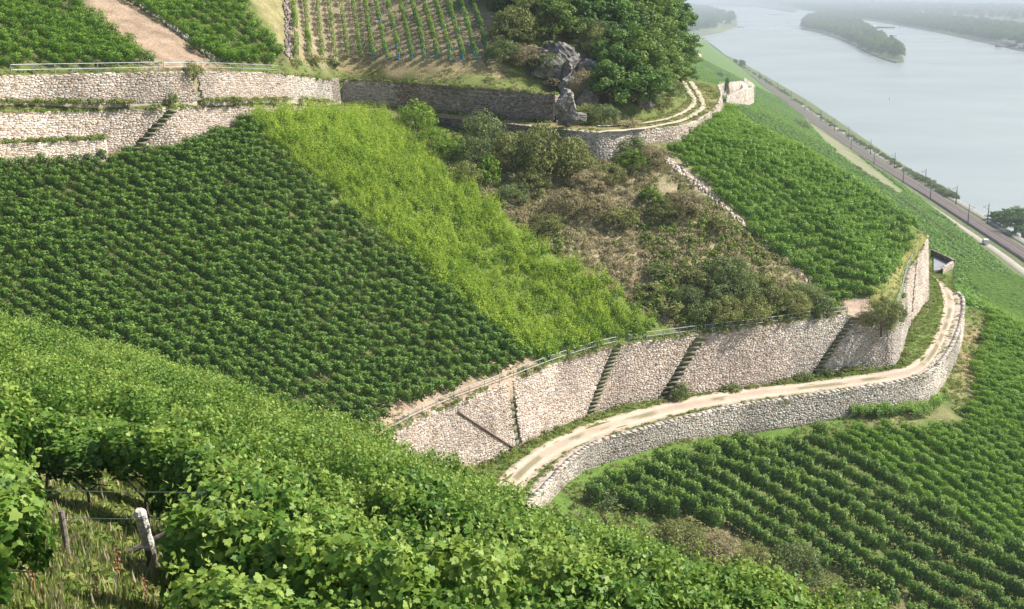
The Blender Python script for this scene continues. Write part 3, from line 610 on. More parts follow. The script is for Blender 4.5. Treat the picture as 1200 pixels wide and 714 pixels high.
# the upper walls
W2 = Wall('terrace_wall', w2, w2b, 'pale cream terrace wall directly above the dark vineyard, the lower of two tiers', pal=('cream',), seed=12,
          recess=[(203, 128, 160, 172, .8, .35), (304, 125, 299, 136, 1.2, .5)], cap='cream')
W2.stairs('stone_stairs', 0, 9, 'slanting stone stairs on the lower pale terrace wall at the upper left')
W3 = Wall('terrace_wall', w3, w3b, 'pale cream terrace wall with a railing, the upper of two tiers below the bare dirt field', pal=('cream', 'cream', 'cream', 'cream', 'grey'), seed=15,
          recess=[(227, 85, 235, 118, .75, .55)], cap='cream')
W3.stairs('wall_drain', 0, 6, 'mossy upright drain with its shade painted in, let into the upper pale wall below the bare field', th=.97, part='drain_stone', cat='drain')  # moss plus painted shade: dark fill keeps this recess from looking lit
W3.rail(W3.at(17, 89), W3.at(186, 85), 'long grey railing on the upper pale wall below the left corner vineyard', step=1.75, h=.9)
W3.rail(W3.at(191, 85), W3.at(330, 87), 'weathered railing on the upper pale wall below the bare dirt field', step=2.2, h=.85)
W4 = Wall('terrace_wall', w4, w4b, 'shaded grey brown terrace wall below the young vine rows and beside the rocks', pal=('grey', 'brown', 'brown', 'brown'), seed=18, cap=None, sink=.6)  # brown stones paint the shade on this face; its end is cream
endn = np.vstack([w4[-1]+[0, 0, 0], w4[-1]+[1.6, 2.6, .05], w4[-1]+[2.2, 4.0, .1]])
Wall('terrace_wall', np.c_[endn[:, :2], endn[:, 2]], w4b[-1]-.3, 'short sunlit end of the shaded terrace wall next to the rock outcrop', pal=('cream',), seed=19, cap=None)  # cream stones paint the sunlight on this end of the wall
recn = np.vstack([w3[-1]+[0, 0, .2], w3[-1]+[.3, 3.4, .1], w4[0]])
Wall('terrace_wall', recn, w3b[-1], 'narrow dark recessed return between the pale wall and the shaded wall', pal=('brown',), seed=20, cap=None)  # brown stones put the recess shade into the colour
W5 = Wall('terrace_wall', w5, w5b, 'curved stone wall carrying the upper track with two white wheel ruts', pal=('brown', 'brown', 'grey', 'cream', 'cream', 'cream', 'cream', 'cream', 'cream', 'cream'), seed=23, cap='cream', sink=.8)  # left end brown as painted shade, sunlit curve cream
# lower ledge wall in front of the pale tier
lt = [(-90, 171, 12.0), (0, 168.5, 12.05), (60, 166, 12.0), (112, 163, 12.0)]
lp = np.array([P(*t) for t in lt]); lp = np.array([np.r_[np.array([a*(ray(t[0], t[1])[0]*0+1) for a in p[:2]]), p[2]] for p, t in zip(lp, lt)])
# put the ledge 1.1 m in front of the pale tier and read its height off the photograph's line
LX, LN, LT, LH = W2.frame(np.array([W2.at(-88, 137), W2.at(0, 133), W2.at(60, 132), W2.at(114, 130), W2.at(122, 130)]))
led = LX[:, :2]+LN*1.25; zz = [CAMZ+ray(px, py)[1]*p[1] for (px, py), p in zip([(-90, 171), (0, 168), (60, 166), (112, 163), (120, 162)], led)]
led3 = np.c_[led, zz]; led3[-1, :2] -= LN[-1]*1.0
W2L = Wall('terrace_wall', led3, LX[:, 2]-LH-.4, 'low projecting foot wall with a grassy ledge under the pale lower tier', pal=('cream',), seed=26, cap=None)
v = np.vstack([np.c_[led3[:, :2], led3[:, 2]-.02], np.c_[LX[:, :2]-LN*.3, led3[:, 2]+.12]]); k = len(led3); i = np.arange(k-1)
tag(obj('grass_ledge', mesh('grass_ledge', v, np.stack([i, i+1, i+1+k, i+k], 1), M['land'], vcol=[(.16, .15, .06)]*len(v))), kind='structure')
# dry stone kerb running down the slope between the scrub and the right vineyard
def kerb(name, px, surf, n, label, wid=.5, pal='grey', h=.22, group=None):
    q = np.array([surf.hit(*t) for t in px]); q = smooth(q, 6); q, L = resample(q, L_ := .01) if False else resample(q, .4); root = empty(name, q[0], label=label, cat='stone kerb', group=group); m_ = len(q)*n
    s = np.repeat(q, n, 0); t = np.repeat(np.gradient(q, axis=0), n, 0); t /= np.linalg.norm(t, axis=1)[:, None]; nn = np.c_[t[:, 1], -t[:, 0], 0*t[:, 0]]
    c = s+nn*rng.uniform(-wid, wid, (m_, 1))+t*rng.uniform(-.2, .2, (m_, 1)); c[:, 2] = surf.z(c[:, 0], c[:, 1])+h*.3; sz = rng.uniform(.05, .17, (m_, 3))
    a = rng.uniform(0, 3.1, m_); ux = np.c_[np.cos(a), np.sin(a), rng.normal(0, .2, m_)]; uy = np.c_[-np.sin(a), np.cos(a), rng.normal(0, .2, m_)]
    v, f = frame_boxes(c-q[0], ux*sz[:, :1], np.c_[0*a, 0*a, sz[:, 1]*.7+h*.3], uy*sz[:, 2:]); tag(obj('loose_stones', mesh('loose_stones', v, f, M['stone'], col=np.repeat(pick(pal, m_), 6, 0)), root), kind='stuff')
kerb('stone_kerb', [(778, 186), (800, 204), (840, 236), (880, 272), (920, 306), (944, 328)], S_mid, 6, 'line of loose pale stones running down between the scrub slope and the right vineyard', wid=.45, pal='cream')
kerb('stone_kerb', [(150, -3), (180, 18), (215, 42), (252, 71)], S_top, 6, 'line of pale stones up the slope between the bare dirt field and a vineyard', wid=.4, pal='grey')
kerb('stone_kerb', [(338, 68), (338, 40), (336, -4)], S_top, 6, 'line of dark stones up the slope left of the young vine rows', wid=.4, pal='brown')
# slanting string course across the tall wall, left of the drain
X, N, T, hl = LW.frame(np.linspace(LW.at(537, 472), LW.at(600, 522, True)-.3, 12)); f = np.linspace(.12, .97, 12)
q = np.c_[X[:, :2]+N*(hl*f*.09+.1)[:, None], X[:, 2]-hl*f]
tag(obj('drain_pipe', mesh('drain_pipe', *tube(q, .09, 5), M['rust'])), 'thin brown pipe slanting down the tall wall left of the upright drain', 'pipe')
# landing beyond the bend: concrete slab and parapets
a, b, c, d = [P(x, y, 37.9) for x, y in [(1094, 300), (1112, 308.5), (1103.5, 317), (1094, 318)]]
sv = np.array([a, b, c, d, a-[0, 0, .5], b-[0, 0, .5], c-[0, 0, .5], d-[0, 0, .5]])+[0, 0, .12]
tag(obj('concrete_slab', mesh('concrete_slab', sv, [(0, 3, 2, 1), (4, 5, 6, 7), (0, 1, 5, 4), (1, 2, 6, 5), (2, 3, 7, 6), (3, 0, 4, 7)], M['concrete'])), 'flat grey concrete slab beside the track where it leaves the bend', 'concrete slab')
pt = np.array([P(1091, 293, 37.1), P(1118.5, 306, 37.1)]); Wall('parapet_wall', np.array([pt[0], (pt[0]+pt[1])/2, pt[1]]), RZ-.1, 'low brown parapet behind the grey concrete slab at the bend', pal=('brown',), seed=31, batter=.0, cap='brown', sink=.1, flange=.35)
q1 = P(1105, 315, 37.2); q2 = P(1118.5, 306.3, 37.2); q3 = P(1121, 341, 37.7)
Wall('parapet_wall', np.array([q1, (q1+q2)/2, q2]), [RZ-2.2, RZ-2.5, RZ-2.8], 'small pale end wall with white coping beside the grey concrete slab', pal=('cream',), seed=33, batter=.04, cap='cream', flange=.4)
# second spur far down the valley: walls and a hairpin of track
def far_terrace(toppx, h0, hgt, label, name='terrace_wall'):
    t = []
    for x, y, d in toppx: t.append(Pd(x, y, d))
    t = smooth(np.array(t), 4); return Wall(name, t, t[:, 2]-hgt, label, pal=('cream',), course=.5, sw=(.7, 1.5), cap='cream', seed=41, sink=3.0, proud=1.6)
far_terrace([(840, 101, 570), (848, 97.6, 590), (858, 96.4, 610), (866, 95.3, 640), (869, 95.2, 665)], 0, 4.4, 'distant pale wall above the hairpin bend of track on the far spur')
far_terrace([(851, 113.4, 545), (860, 110.2, 556), (870, 106.6, 575), (880, 103.0, 610), (883, 102.3, 650)], 0, 4.8, 'distant pale wall below the hairpin bend of track on the far spur')
far_terrace([(815, 60, 1180), (818, 61.5, 1210), (822, 64.5, 1240)], 0, 7, 'tiny pale wall patch high on the farthest slope by the river')
far_terrace([(872, 91, 1080), (878, 95, 1110), (884, 99.5, 1140)], 0, 3.6, 'small pale wall beside the railway below the far spur')
ta = smooth([Pd(853, 112, 556), Pd(860, 109, 570), Pd(867, 105.5, 590), Pd(871, 103, 625), Pd(870, 100, 650), Pd(867, 95.6, 672)], 5); tb = smooth([Pd(852, 113.4, 548), Pd(861, 110.4, 559), Pd(870, 107, 577), Pd(877, 103.6, 620), Pd(875, 100, 655), Pd(871, 95.4, 676)], 5)
_tz = np.vstack([ta, tb])
def S_far_t(x, y): return np.array([_tz[np.argmin((_tz[:, 0]-a)**2+(_tz[:, 1]-b)**2), 2] for a, b in zip(np.atleast_1d(x), np.atleast_1d(y))])
ribbon('far_track', ta, tb, lambda x, y: S_far_t(x, y), 'track', (.60, .53, .43), edge=0, n_across=4, ruts=False)
# ================================================================== RAILWAY, BOATS, HOUSES
def mast(name, loc, h, label, group, flip=1):
    r = empty(name, loc, label=label, cat='railway mast', group=group)
    v, f = frame_boxes(np.array([[0, 0, h/2]]), np.array([[.22, 0, 0]]), np.array([[0, 0, h/2]]), np.array([[0, .22, 0]]), .6); obj('pole', mesh('pole', v, f, M['mast']), r)
    obj('arm', mesh('arm', *join([tube([(0, 0, h-1.0), (-2.6*flip, 0, h-1.6)], .07, 5), tube([(0, 0, h-2.6), (-2.6*flip, 0, h-1.6)], .06, 5)]), M['mast']), r); return r
def copy_tree(o, loc=None, rot=None, scl=None, label=None, parent=None):
    c = o.copy(); COL.objects.link(c)
    if parent is not None: c.parent = parent
    if loc is not None: c.location = [float(q) for q in loc]
    if rot is not None: c.rotation_euler = rot
    if scl is not None: c.scale = (scl,)*3 if np.isscalar(scl) else scl
    if label: c['label'] = label
    for ch in o.children: copy_tree(ch, parent=c)
    return c
mp0 = None
RIV = [(1157, 262), (1120, 238), (1084, 208), (1048, 191), (1020, 174), (994, 158), (978, 148), (962, 138), (943, 126), (927, 117), (911, 109), (898, 101), (890, 97)]
LAND = [(1134, 254), (1090, 224), (1058, 205), (1024, 184), (997, 168)]
for (L, fl, lb, gp) in ((RIV, 1, 'dark railway mast on the river side of the line', 'railway masts on the river side of the line'), (LAND, -1, 'dark railway mast on the vineyard side of the line', 'railway masts on the vineyard side of the line')):
    mp0 = None
    for x, y in L:
        y = y+2; p = P(x, y, 101.3); p[0] = xrail(p[1])+(4.6 if fl == 1 else -5.6)
        # slide along the line so that the mast stands where it is seen
        ysr = np.linspace(250, 2200, 4000); pxs, _ = proj(xrail(ysr)+4.6*fl, ysr, 4.7); yy = ysr[np.argmin(abs(pxs-x))]; p = np.array([xrail(yy)+4.6*fl, yy, 4.5])
        if mp0 is None: mp0 = mast('railway_mast', p, 9.5, lb, gp, fl)
        else: copy_tree(mp0, loc=p)
def boat(name, loc, rot, L, B, label, parts, cat='boat'):
    r = empty(name, loc, (0, 0, rot), label=label, cat=cat); hv = []
    prof = [(-.5, .7, 1), (-.42, 1, .8), (.3, 1, .75), (.45, .55, 1.0), (.5, .05, 1.3)]
    for t, bb, hh in prof: hv += [(t*L, -bb*B/2, hh*B*.28), (t*L, bb*B/2, hh*B*.28), (t*L, bb*B*.4, -.4), (t*L, -bb*B*.4, -.4)]
    F = []
    for i in range(len(prof)-1):
        for k in range(4): a = i*4+k; b = i*4+(k+1) % 4; F.append((a, b, b+4, a+4))
    F += [(3, 2, 1, 0), tuple(range(len(hv)-4, len(hv)))]
    obj('hull', mesh('hull', hv, F, M['dark']), r)
    for nm, (cx, cz, lx, by, hz), mt in parts: obj(nm, mesh(nm, *box(cx*L, 0, cz, lx*L, by*B, hz), M[mt]), r)
    return r
boat('cargo_barge', P(1034, 33, 105.6), .05, 78, 10.5, 'long dark cargo barge sailing between the wooded island and the far bank', [('hatch_cover', (.08, 3.2, .55, .7, 1.6), 'dark'), ('wheelhouse', (-.36, 5.2, .10, .6, 5.0), 'white'), ('deckhouse', (-.42, 3.6, .10, .8, 2.4), 'white'), ('bow_mast', (.42, 5.6, .01, .05, 6), 'mast')], 'barge')
boat('motor_boat', P(909, 17.5, 105.6), 0, 60, 6, 'low flat boat far off on the water left of the wooded island', [('cabin', (-.3, 2, .2, .6, 1.6), 'white')])
for x, y, lb in [(923, 26.5, 'small channel buoy just left of the wooded island'), (1009, 26, 'small channel buoy between the wooded island and the barge'), (1054, 32.5, 'small channel buoy right of the cargo barge'), (1091, 37, 'lone channel buoy close to the far bank'), (1043, 116, 'pale channel buoy alone in the middle of the wide river')]:
    k = P(x, y, 106)[1]/1700; r = empty('channel_buoy', P(x, y, 105.9), label=lb, cat='buoy')
    obj('float', mesh('float', *tube([(0, 0, -.5), (0, 0, .1), (0, 0, 1.0), (0, 0, 1.3)], [1.2*k, 1.5*k, 1.4*k, .6*k], 8), M['dark' if y < 100 else 'white']), r)
    obj('topmark', mesh('topmark', *tube([(0, 0, 1.2), (0, 0, 3.4*k+1)], [.5*k, .15*k], 6), M['dark' if y < 100 else 'white']), r)
def house(name, loc, rot, L, B, h, label, wallm='white', roofm='roof'):
    r = empty(name, loc, (0, 0, rot), label=label, cat='house'); obj('wall', mesh('wall', *box(0, 0, h/2, L, B, h), M[wallm]), r)
    v = [(-L/2-.4, -B/2-.4, h), (L/2+.4, -B/2-.4, h), (L/2+.4, B/2+.4, h), (-L/2-.4, B/2+.4, h), (-L/2-.4, 0, h+B*.42), (L/2+.4, 0, h+B*.42)]
    obj('roof', mesh('roof', v, [(0, 1, 5, 4), (2, 3, 4, 5), (0, 4, 3), (1, 2, 5), (3, 2, 1, 0)], M[roofm]), r)
    for k in range(3): obj('window', mesh('window', *box(-L*.3+L*.3*k, -B/2-.05, h*.55, 1.4, .1, 1.6), M['dark']), r)
    return r
for (x, y, L, B, h, lb, wm) in [(1178, 52, 16, 10, 7, 'pale house at the left end of the group on the far bank', 'white'), (1186, 55, 20, 10, 8, 'wide pale house in the group on the far bank', 'concrete'), (1192, 52.5, 14, 10, 9, 'taller house standing behind the group on the far bank', 'white'), (1197, 57.5, 18, 10, 6, 'pale house nearest the water in the group on the far bank', 'white'), (1170, 55.5, 12, 9, 5, 'small house low by the water on the far bank', 'concrete')]:
    house('house', P(x, y, 104.6), rng.uniform(-.5, .5), L, B, h, lb, wm)
house('house', P(799, 37, 104.3), .3, 9, 9, 17, 'narrow tall white building by the trees on the left bank point', 'white', 'dark')
for i, (x, y) in enumerate([(828, 64.5), (836, 68.5), (842, 71), (849, 75.5), (856, 79.5)]):
    house('house', P(x, y, 101.6)+[-6, 0, 0], 1.35, 14, 8, 5, ['pale shed beside the railway, farthest of the five in a row', 'pale shed beside the railway, second farthest of the row', 'pale shed beside the railway, in the middle of the row', 'pale shed beside the railway, second nearest of the row', 'pale shed beside the railway, nearest of the five in a row'][i], 'white', 'concrete')
for i, (x, y) in enumerate([(820, 45), (823, 49.5), (829, 40.5), (868, 32)]):
    boat('moored_boat', P(x, y, 105.7), rng.uniform(-.6, .6), 22, 5, ['dark boat moored nearest the bank below the point', 'dark boat moored a little farther out below the point', 'dark boat moored close under the wooded bank point', 'dark boat lying off the tip of the wooded bank point'][i], [('cabin', (-.2, 2, .3, .6, 2.0), 'white')])
def van(loc, rot):
    r = empty('parked_van', loc, (0, 0, rot), label='small grey white van parked at the end of the lineside road', cat='van')
    pr = [(-2.3, .5), (-2.3, 2.1), (.9, 2.1), (1.5, 1.35), (2.3, 1.15), (2.3, .5)]; v = [(a, s*.95, z) for s in (-1, 1) for a, z in pr]; k = len(pr)
    obj('body', mesh('body', v, [tuple(range(k)), tuple(range(2*k-1, k-1, -1))]+[(i, (i+1) % k, (i+1) % k+k, i+k)[::-1] for i in range(k)], M['white']), r)
    obj('windscreen', mesh('windscreen', [(.98, -.85, 2.03), (.98, .85, 2.03), (1.52, .85, 1.42), (1.52, -.85, 1.42)], [(0, 1, 2, 3)], M['dark']), r)
    for sx in (-1.4, 1.5):
        for sy in (-.97, .97): obj('wheel', mesh('wheel', *tube([(0, -.1, 0), (0, .1, 0)], .34, 12), M['dark']), r, loc=(sx, sy, .34))
van(np.array([float(xrail(502))-10.0, 502, 4.8]), 1.4)
# ================================================================== PLANTS
def unit(v): return v/(np.linalg.norm(v, axis=1)[:, None]+1e-9)
RHOMB = (np.array([(0, 0, 0), (.42, .5, .10), (0, 1.0, -.06), (-.42, .5, .10)]), [(0, 1, 2, 3)])
_g = [(0, 0), (.30, -.14), (.52, .10), (.50, .36), (.34, .52), (.20, .62), (0, 1.0)]        # half outline of a lobed vine leaf
_gl = [(0.0, .0, 0), (.34, -.12, .05), (.55, .16, .0), (.39, .355, .08), (.51, .61, .02), (.26, .63, .07), (.0, 1.0, -.05), (-.26, .63, .07), (-.51, .61, .02), (-.39, .355, .08), (-.55, .16, .0), (-.34, -.12, .05)]
GRAPE = (np.array(_gl), [(0, 1, 2, 3), (0, 3, 4, 5), (0, 5, 6), (0, 6, 7), (0, 7, 8, 9), (0, 9, 10, 11)])
BLADE = (np.array([(-.035, 0, 0), (.035, 0, 0), (.028, .55, .05), (.0, 1.0, .28), (-.028, .55, .05)]), [(0, 1, 2, 3, 4)])
def leaves(c, nrm, size, shape, upbias=-.4, lv=None):
    """leaf-shaped faces at c, facing nrm, hanging a little"""
    n = len(c); nrm = unit(nrm); a = rng.normal(0, 1, (n, 3)); a[:, 2] += upbias*2; y = unit(a-(a*nrm).sum(1)[:, None]*nrm); x = np.cross(y, nrm)
    tv, tf = shape; size = np.broadcast_to(size, (n,))[:, None, None]
    tv = tv-np.array([0, .5, 0])
    v = c[:, None]+size*(tv[None, :, :1]*x[:, None]+tv[None, :, 1:2]*y[:, None]+tv[None, :, 2:]*nrm[:, None])
    k = len(tv); f = []
    if lv is None: lv = rng.random(n)
    return v.reshape(-1, 3), k, tf, lv, n
def leafmesh(name, sets, mat):
    V = []; F3 = []; LV = []; off = 0; faces = []
    groups = {}
    for v, k, tf, lv, n in sets:
        V.append(v); LV.append(np.repeat(lv, k))
        for t in tf:
            idx = np.array(t)[None]+off+k*np.arange(n)[:, None]; groups.setdefault(len(t), []).append(idx)
        off += n*k
    V = np.concatenate(V); LV = np.concatenate(LV); me = bpy.data.meshes.new(name)
    me.vertices.add(len(V)); me.vertices.foreach_set('co', V.astype(np.float32).ravel())
    li = []; st = []; o = 0
    for k, g in groups.items():
        g = np.concatenate(g); li.append(g.ravel()); st.append(o+k*np.arange(len(g))); o += g.size
    li = np.concatenate(li).astype(np.int32); st = np.concatenate(st).astype(np.int32)
    me.loops.add(len(li)); me.loops.foreach_set('vertex_index', li); me.polygons.add(len(st)); me.polygons.foreach_set('loop_start', st); me.update(calc_edges=True)
    a = me.attributes.new('Col', 'FLOAT_COLOR', 'POINT'); c = np.ones((len(V), 4), np.float32); c[:, :3] = LV[:, None]; a.data.foreach_set('color', c.ravel())
    me.materials.append(mat); return me
def blob(n, r, cen, shell=.55):
    d = unit(rng.normal(0, 1, (n, 3))); q = (shell+(1-shell)*rng.random(n))**.6; return cen+d*q[:, None]*np.array(r), d
def clumps(n_cl, per, R3, cr, leaf, shape=RHOMB, shell=.6, zmin=-.4, seed=0, lift=(0, 0, 0)):
    """foliage made of leafy clumps spread through a crown; each clump has its own tone"""
    out = []; c, d = blob(n_cl*2, np.array(R3), np.zeros(3), shell); k = d[:, 2] > zmin; c = c[k][:n_cl]
    for q in c:
        rr = cr*rng.uniform(.6, 1.35); p, dd = blob(per, (rr, rr, rr*.75), q+np.array(lift), .5); tone = rng.uniform(.2, .8)
        out.append(leaves(p, dd+rng.normal(0, .55, dd.shape)+[0, 0, .35], leaf*rng.uniform(.7, 1.3, per), shape, lv=np.clip(tone+rng.normal(0, .16, per), 0, 1)))
    return out
def vine_leaves(n, L, Wd, z0, z1, size, shape, shoots=10, sl=.35, lump=1.0, ns=.35):
    """trellised vine: rounded leafy wall L long whose leaves lie on its outside, with shoots standing out of the top"""
    x = rng.uniform(-L/2, L/2, n); th = rng.uniform(-.55, math.pi+.55, n); kb = [rng.uniform(-.5, .5) for _ in range(3)]
    rad = 1-.30*lump*(abs(x)/(L/2))**2.2+.10*sum(np.cos((x-k)*9)*np.cos(th*2+k*9) for k in kb)/2
    rad *= np.where(rng.random(n) < .72, rng.uniform(.86, 1.06, n), rng.uniform(.4, .85, n))
    zc = z0+(z1-z0)*.52; rz = (z1-z0)*.5; sq = np.sign(np.cos(th))*np.abs(np.cos(th))**.75
    c = np.c_[x, Wd/2*rad*sq, zc+rz*rad*np.sin(th)]; low_ = c[:, 2] < z0; c[low_, 2] = z0+rng.random(low_.sum())*.3
    nr = np.c_[x/L*.9, np.cos(th)*1.0, np.sin(th)*1.0+.25]+rng.normal(0, ns, (n, 3))
    lv = np.clip(.30+.34*np.sin(th)+rng.normal(0, .17, n), 0, 1)  # sunlit top and shaded lower sides painted into the leaf tone
    S = [leaves(c, nr, size*rng.uniform(.65, 1.2, n), shape, lv=lv)]
    for k in range(shoots):
        m_ = 7; b = np.array([rng.uniform(-L/2, L/2), rng.uniform(-Wd, Wd)*.35, z1-.15]); dr = np.array([rng.normal(0, .3), rng.normal(0, .3), 1.0]); t = np.linspace(0, 1, m_)[:, None]*sl*rng.uniform(.6, 1.5)
        cc = b+dr*t+rng.normal(0, .035, (m_, 3)); S.append(leaves(cc, rng.normal(0, 1, (m_, 3))+[0, 0, .4], size*np.linspace(.9, .5, m_), shape, lv=np.clip(rng.uniform(.6, 1.0, m_), 0, 1)))
    return S
# geometry-node scatter for what nobody could count
def scatter(name, pts, rots, scls, protos, label=None, cat=None, kind='stuff', parent=None):
    me = bpy.data.meshes.new(name); n = len(pts); me.vertices.add(n); me.vertices.foreach_set('co', np.asarray(pts, np.float32).ravel())
    a = me.attributes.new('rot', 'FLOAT_VECTOR', 'POINT'); a.data.foreach_set('vector', np.asarray(rots, np.float32).ravel())
    a = me.attributes.new('scl', 'FLOAT_VECTOR', 'POINT'); s = np.asarray(scls, np.float32); s = np.repeat(s[:, None], 3, 1) if s.ndim == 1 else s; a.data.foreach_set('vector', s.ravel())
    a = me.attributes.new('pick', 'INT', 'POINT'); a.data.foreach_set('value', rng.integers(0, len(protos), n).astype(np.int32))
    o = obj(name, me, parent); g = bpy.data.node_groups.new(name, 'GeometryNodeTree')
    g.interface.new_socket('Geometry', in_out='INPUT', socket_type='NodeSocketGeometry'); g.interface.new_socket('Geometry', in_out='OUTPUT', socket_type='NodeSocketGeometry')
    N = g.nodes.new; gi = N('NodeGroupInput'); go = N('NodeGroupOutput'); ip = N('GeometryNodeInstanceOnPoints'); jn = N('GeometryNodeJoinGeometry'); lk = g.links.new
    for p_ in protos:
        oi = N('GeometryNodeObjectInfo'); oi.inputs['Object'].default_value = p_; oi.inputs['As Instance'].default_value = True; lk(oi.outputs['Geometry'], jn.inputs[0])
    def attr(nm, ty):
        q = N('GeometryNodeInputNamedAttribute'); q.data_type = ty; q.inputs['Name'].default_value = nm; return q.outputs['Attribute']
    lk(gi.outputs[0], ip.inputs['Points']); lk(jn.outputs[0], ip.inputs['Instance']); ip.inputs['Pick Instance'].default_value = True
    lk(attr('pick', 'INT'), ip.inputs['Instance Index']); lk(attr('rot', 'FLOAT_VECTOR'), ip.inputs['Rotation']); lk(attr('scl', 'FLOAT_VECTOR'), ip.inputs['Scale'])
    lk(ip.outputs[0], go.inputs[0]); md = o.modifiers.new('scatter', 'NODES'); md.node_group = g
    return tag(o, label, cat, kind=kind)
def proto(name, me): return bpy.data.objects.new(name, me)
def lattice(surf, poly, dirv, row, step, box_, jit=.12, h=1.0, density=1.0, wob=.15, inner=None):
    """plants in rows over a seen outline: dirv = direction of the rows in plan"""
    d = np.array(dirv, float); d /= np.hypot(*d); nrm = np.array([-d[1], d[0]]); x0, x1, y0, y1 = box_
    cen = np.array([(x0+x1)/2, (y0+y1)/2]); R_ = math.hypot(x1-x0, y1-y0)/2
    u, v_ = np.meshgrid(np.arange(-R_, R_, step), np.arange(-R_, R_, row)); u = u.ravel(); v_ = v_.ravel()
    ph = np.modf(np.abs(np.sin(np.round(v_/row)*12.9898)*43758.5))[0]*step; u = u+ph+rng.normal(0, step*.16, len(u))
    v_ = v_+wob*np.sin(u*.13+v_*.7); p = cen+u[:, None]*d+(v_+rng.normal(0, jit, len(u)))[:, None]*nrm; k = (p[:, 0] > x0) & (p[:, 0] < x1) & (p[:, 1] > y0) & (p[:, 1] < y1); p = p[k]
    z = surf.z(p[:, 0], p[:, 1]); px, py = proj(p[:, 0], p[:, 1], z+h*.4); k = inpoly(px+9*(vnoise(p[:, 0], p[:, 1], 1.6, 71)-.5), py+5*(vnoise(p[:, 0], p[:, 1], 1.4, 72)-.5), poly)
    k &= rng.random(len(k)) < density; p = p[k]; z = z[k]
    return np.c_[p, z-.05], math.atan2(d[1], d[0])
SRC = {}
def vine_protos(key, mat, n, L, Wd, z0, z1, size, shape, shoots, sl, cnt=4, lump=1.0, ns=.35):
    SRC[key] = []
    for i in range(cnt):
        SRC[key].append(proto('vine_foliage', leafmesh('vine_foliage', vine_leaves(n, L, Wd, z0, z1, size, shape, shoots, sl, lump, ns), M[mat])))
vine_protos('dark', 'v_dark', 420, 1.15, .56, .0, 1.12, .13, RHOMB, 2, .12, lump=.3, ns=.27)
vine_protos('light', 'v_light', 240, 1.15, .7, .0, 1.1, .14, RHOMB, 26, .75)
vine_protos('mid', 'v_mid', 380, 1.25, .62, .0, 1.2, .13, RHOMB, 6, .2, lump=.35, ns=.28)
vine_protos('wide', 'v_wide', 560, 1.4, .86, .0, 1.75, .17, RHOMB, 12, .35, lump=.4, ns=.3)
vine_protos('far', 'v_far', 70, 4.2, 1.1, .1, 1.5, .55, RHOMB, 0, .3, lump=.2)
def vineyard(name, surf, poly, dirv, row, step, bx, key, label, sc=(.95, 1.2), **k):
    p, ang = lattice(surf, poly, dirv, row, step, bx, **k); n = len(p)
    s = rng.uniform(sc[0], sc[1], n)*(.86+.28*vnoise(p[:, 0], p[:, 1], 7, 7)); s3 = np.stack([s, s, s*rng.uniform(.85, 1.15, n)], 1)
    flip = rng.integers(0, 2, n)*math.pi
    return scatter(name, p, np.c_[rng.normal(0, .05, n), rng.normal(0, .05, n), ang+flip+rng.normal(0, .12, n)], s3, SRC[key], label, 'vineyard')
vineyard('vineyard', S_mid, V_DARK, (.94, -.34), 1.16, .74, (-110, 20, 50, 160), 'dark', 'dense dark green vineyard in fine rows on the left of the middle slope', jit=.05, wob=.04, density=.99)
vineyard('vineyard', S_mid, V_LIGHT, (.94, -.34), 1.35, .75, (-50, 40, 80, 170), 'light', 'bright yellow green shaggy vineyard strip in the middle of the slope', jit=.28, wob=.3)
vineyard('vineyard', S_mid, V_RIGHT, (.99, -.14), 1.2, .8, (5, 70, 110, 190), 'mid', 'bright green vineyard on the right shoulder of the hill below the upper track', jit=.07, wob=.05)
vineyard('vineyard', S_low, V_WIDE, (.86, -.5), 2.05, .9, (0, 90, 50, 135), 'wide', 'dark leafy vineyard in wide clear rows at the lower right', jit=.09, density=.99)
vineyard('vineyard', S_low, V_FINE, (.72, -.69), 1.35, .85, (20, 190, 60, 430), 'mid', 'fine textured green vineyard down the slope beyond the road bend', jit=.08, wob=.08)
vineyard('vineyard', S_low, V_STRIP, (.9, .44), .9, .8, (20, 80, 80, 150), 'mid', 'short strip of vines at the foot of the outer road wall', jit=.15)
vineyard('vineyard', S_top, T_LEFT, (.94, -.34), 1.3, 1.0, (-80, 10, 80, 150), 'mid', 'green vineyard in the top left corner above the railing', jit=.15)
vineyard('vineyard', S_top, T_MID, (.92, -.38), 1.25, .95, (-60, 10, 100, 170), 'mid', 'green vineyard above the pale wall between the bare field and the dry strip', jit=.13)
FARV = [(800, 40), (830, 55), (870, 80), (905, 108), (960, 148), (1010, 182), (1060, 212), (1066, 224), (1165, 292), (1300, 380), (1300, 420), (1100, 330), (1085, 262), (1000, 205), (870, 122), (862, 112), (800, 100)]
px_ok = [(790, 40), (1300, 40), (1300, 430), (790, 430)]
p, ang = lattice(S_low, px_ok, (1, -.05), 2.6, 4.0, (-10, 330, 165, 1150), jit=.2)
k = (p[:, 0] < np.array([xfoot(y) for y in p[:, 1]])-6) & (p[:, 0] > .10*p[:, 1]); qx, qy = proj(p[:, 0], p[:, 1], p[:, 2]+.5)
k &= ~inpoly(qx, qy, V_FINE); DT = [(930, 126), (938, 128), (975, 158), (1010, 186), (1062, 226), (1056, 230), (1000, 196), (960, 162)]
k &= ~inpoly(qx, qy, DT) & ~inpoly(qx, qy, [(838, 94), (886, 96), (888, 118), (866, 120), (840, 112)]) & (vnoise(p[:, 0], p[:, 1]*.25, 14, 31) > .10); k &= ~((abs(vnoise(p[:, 0]*.3, p[:, 1], 34, 12)-.5) < .018))
p = p[k]; n = len(p); sc_ = rng.uniform(.85, 1.25, n)
scatter('vineyard', p, np.c_[np.zeros(n), np.full(n, .46), np.full(n, ang)], np.stack([sc_, sc_, sc_*.9], 1), SRC['far'], 'pale green vineyards on the far slope running down to the railway', 'vineyard')

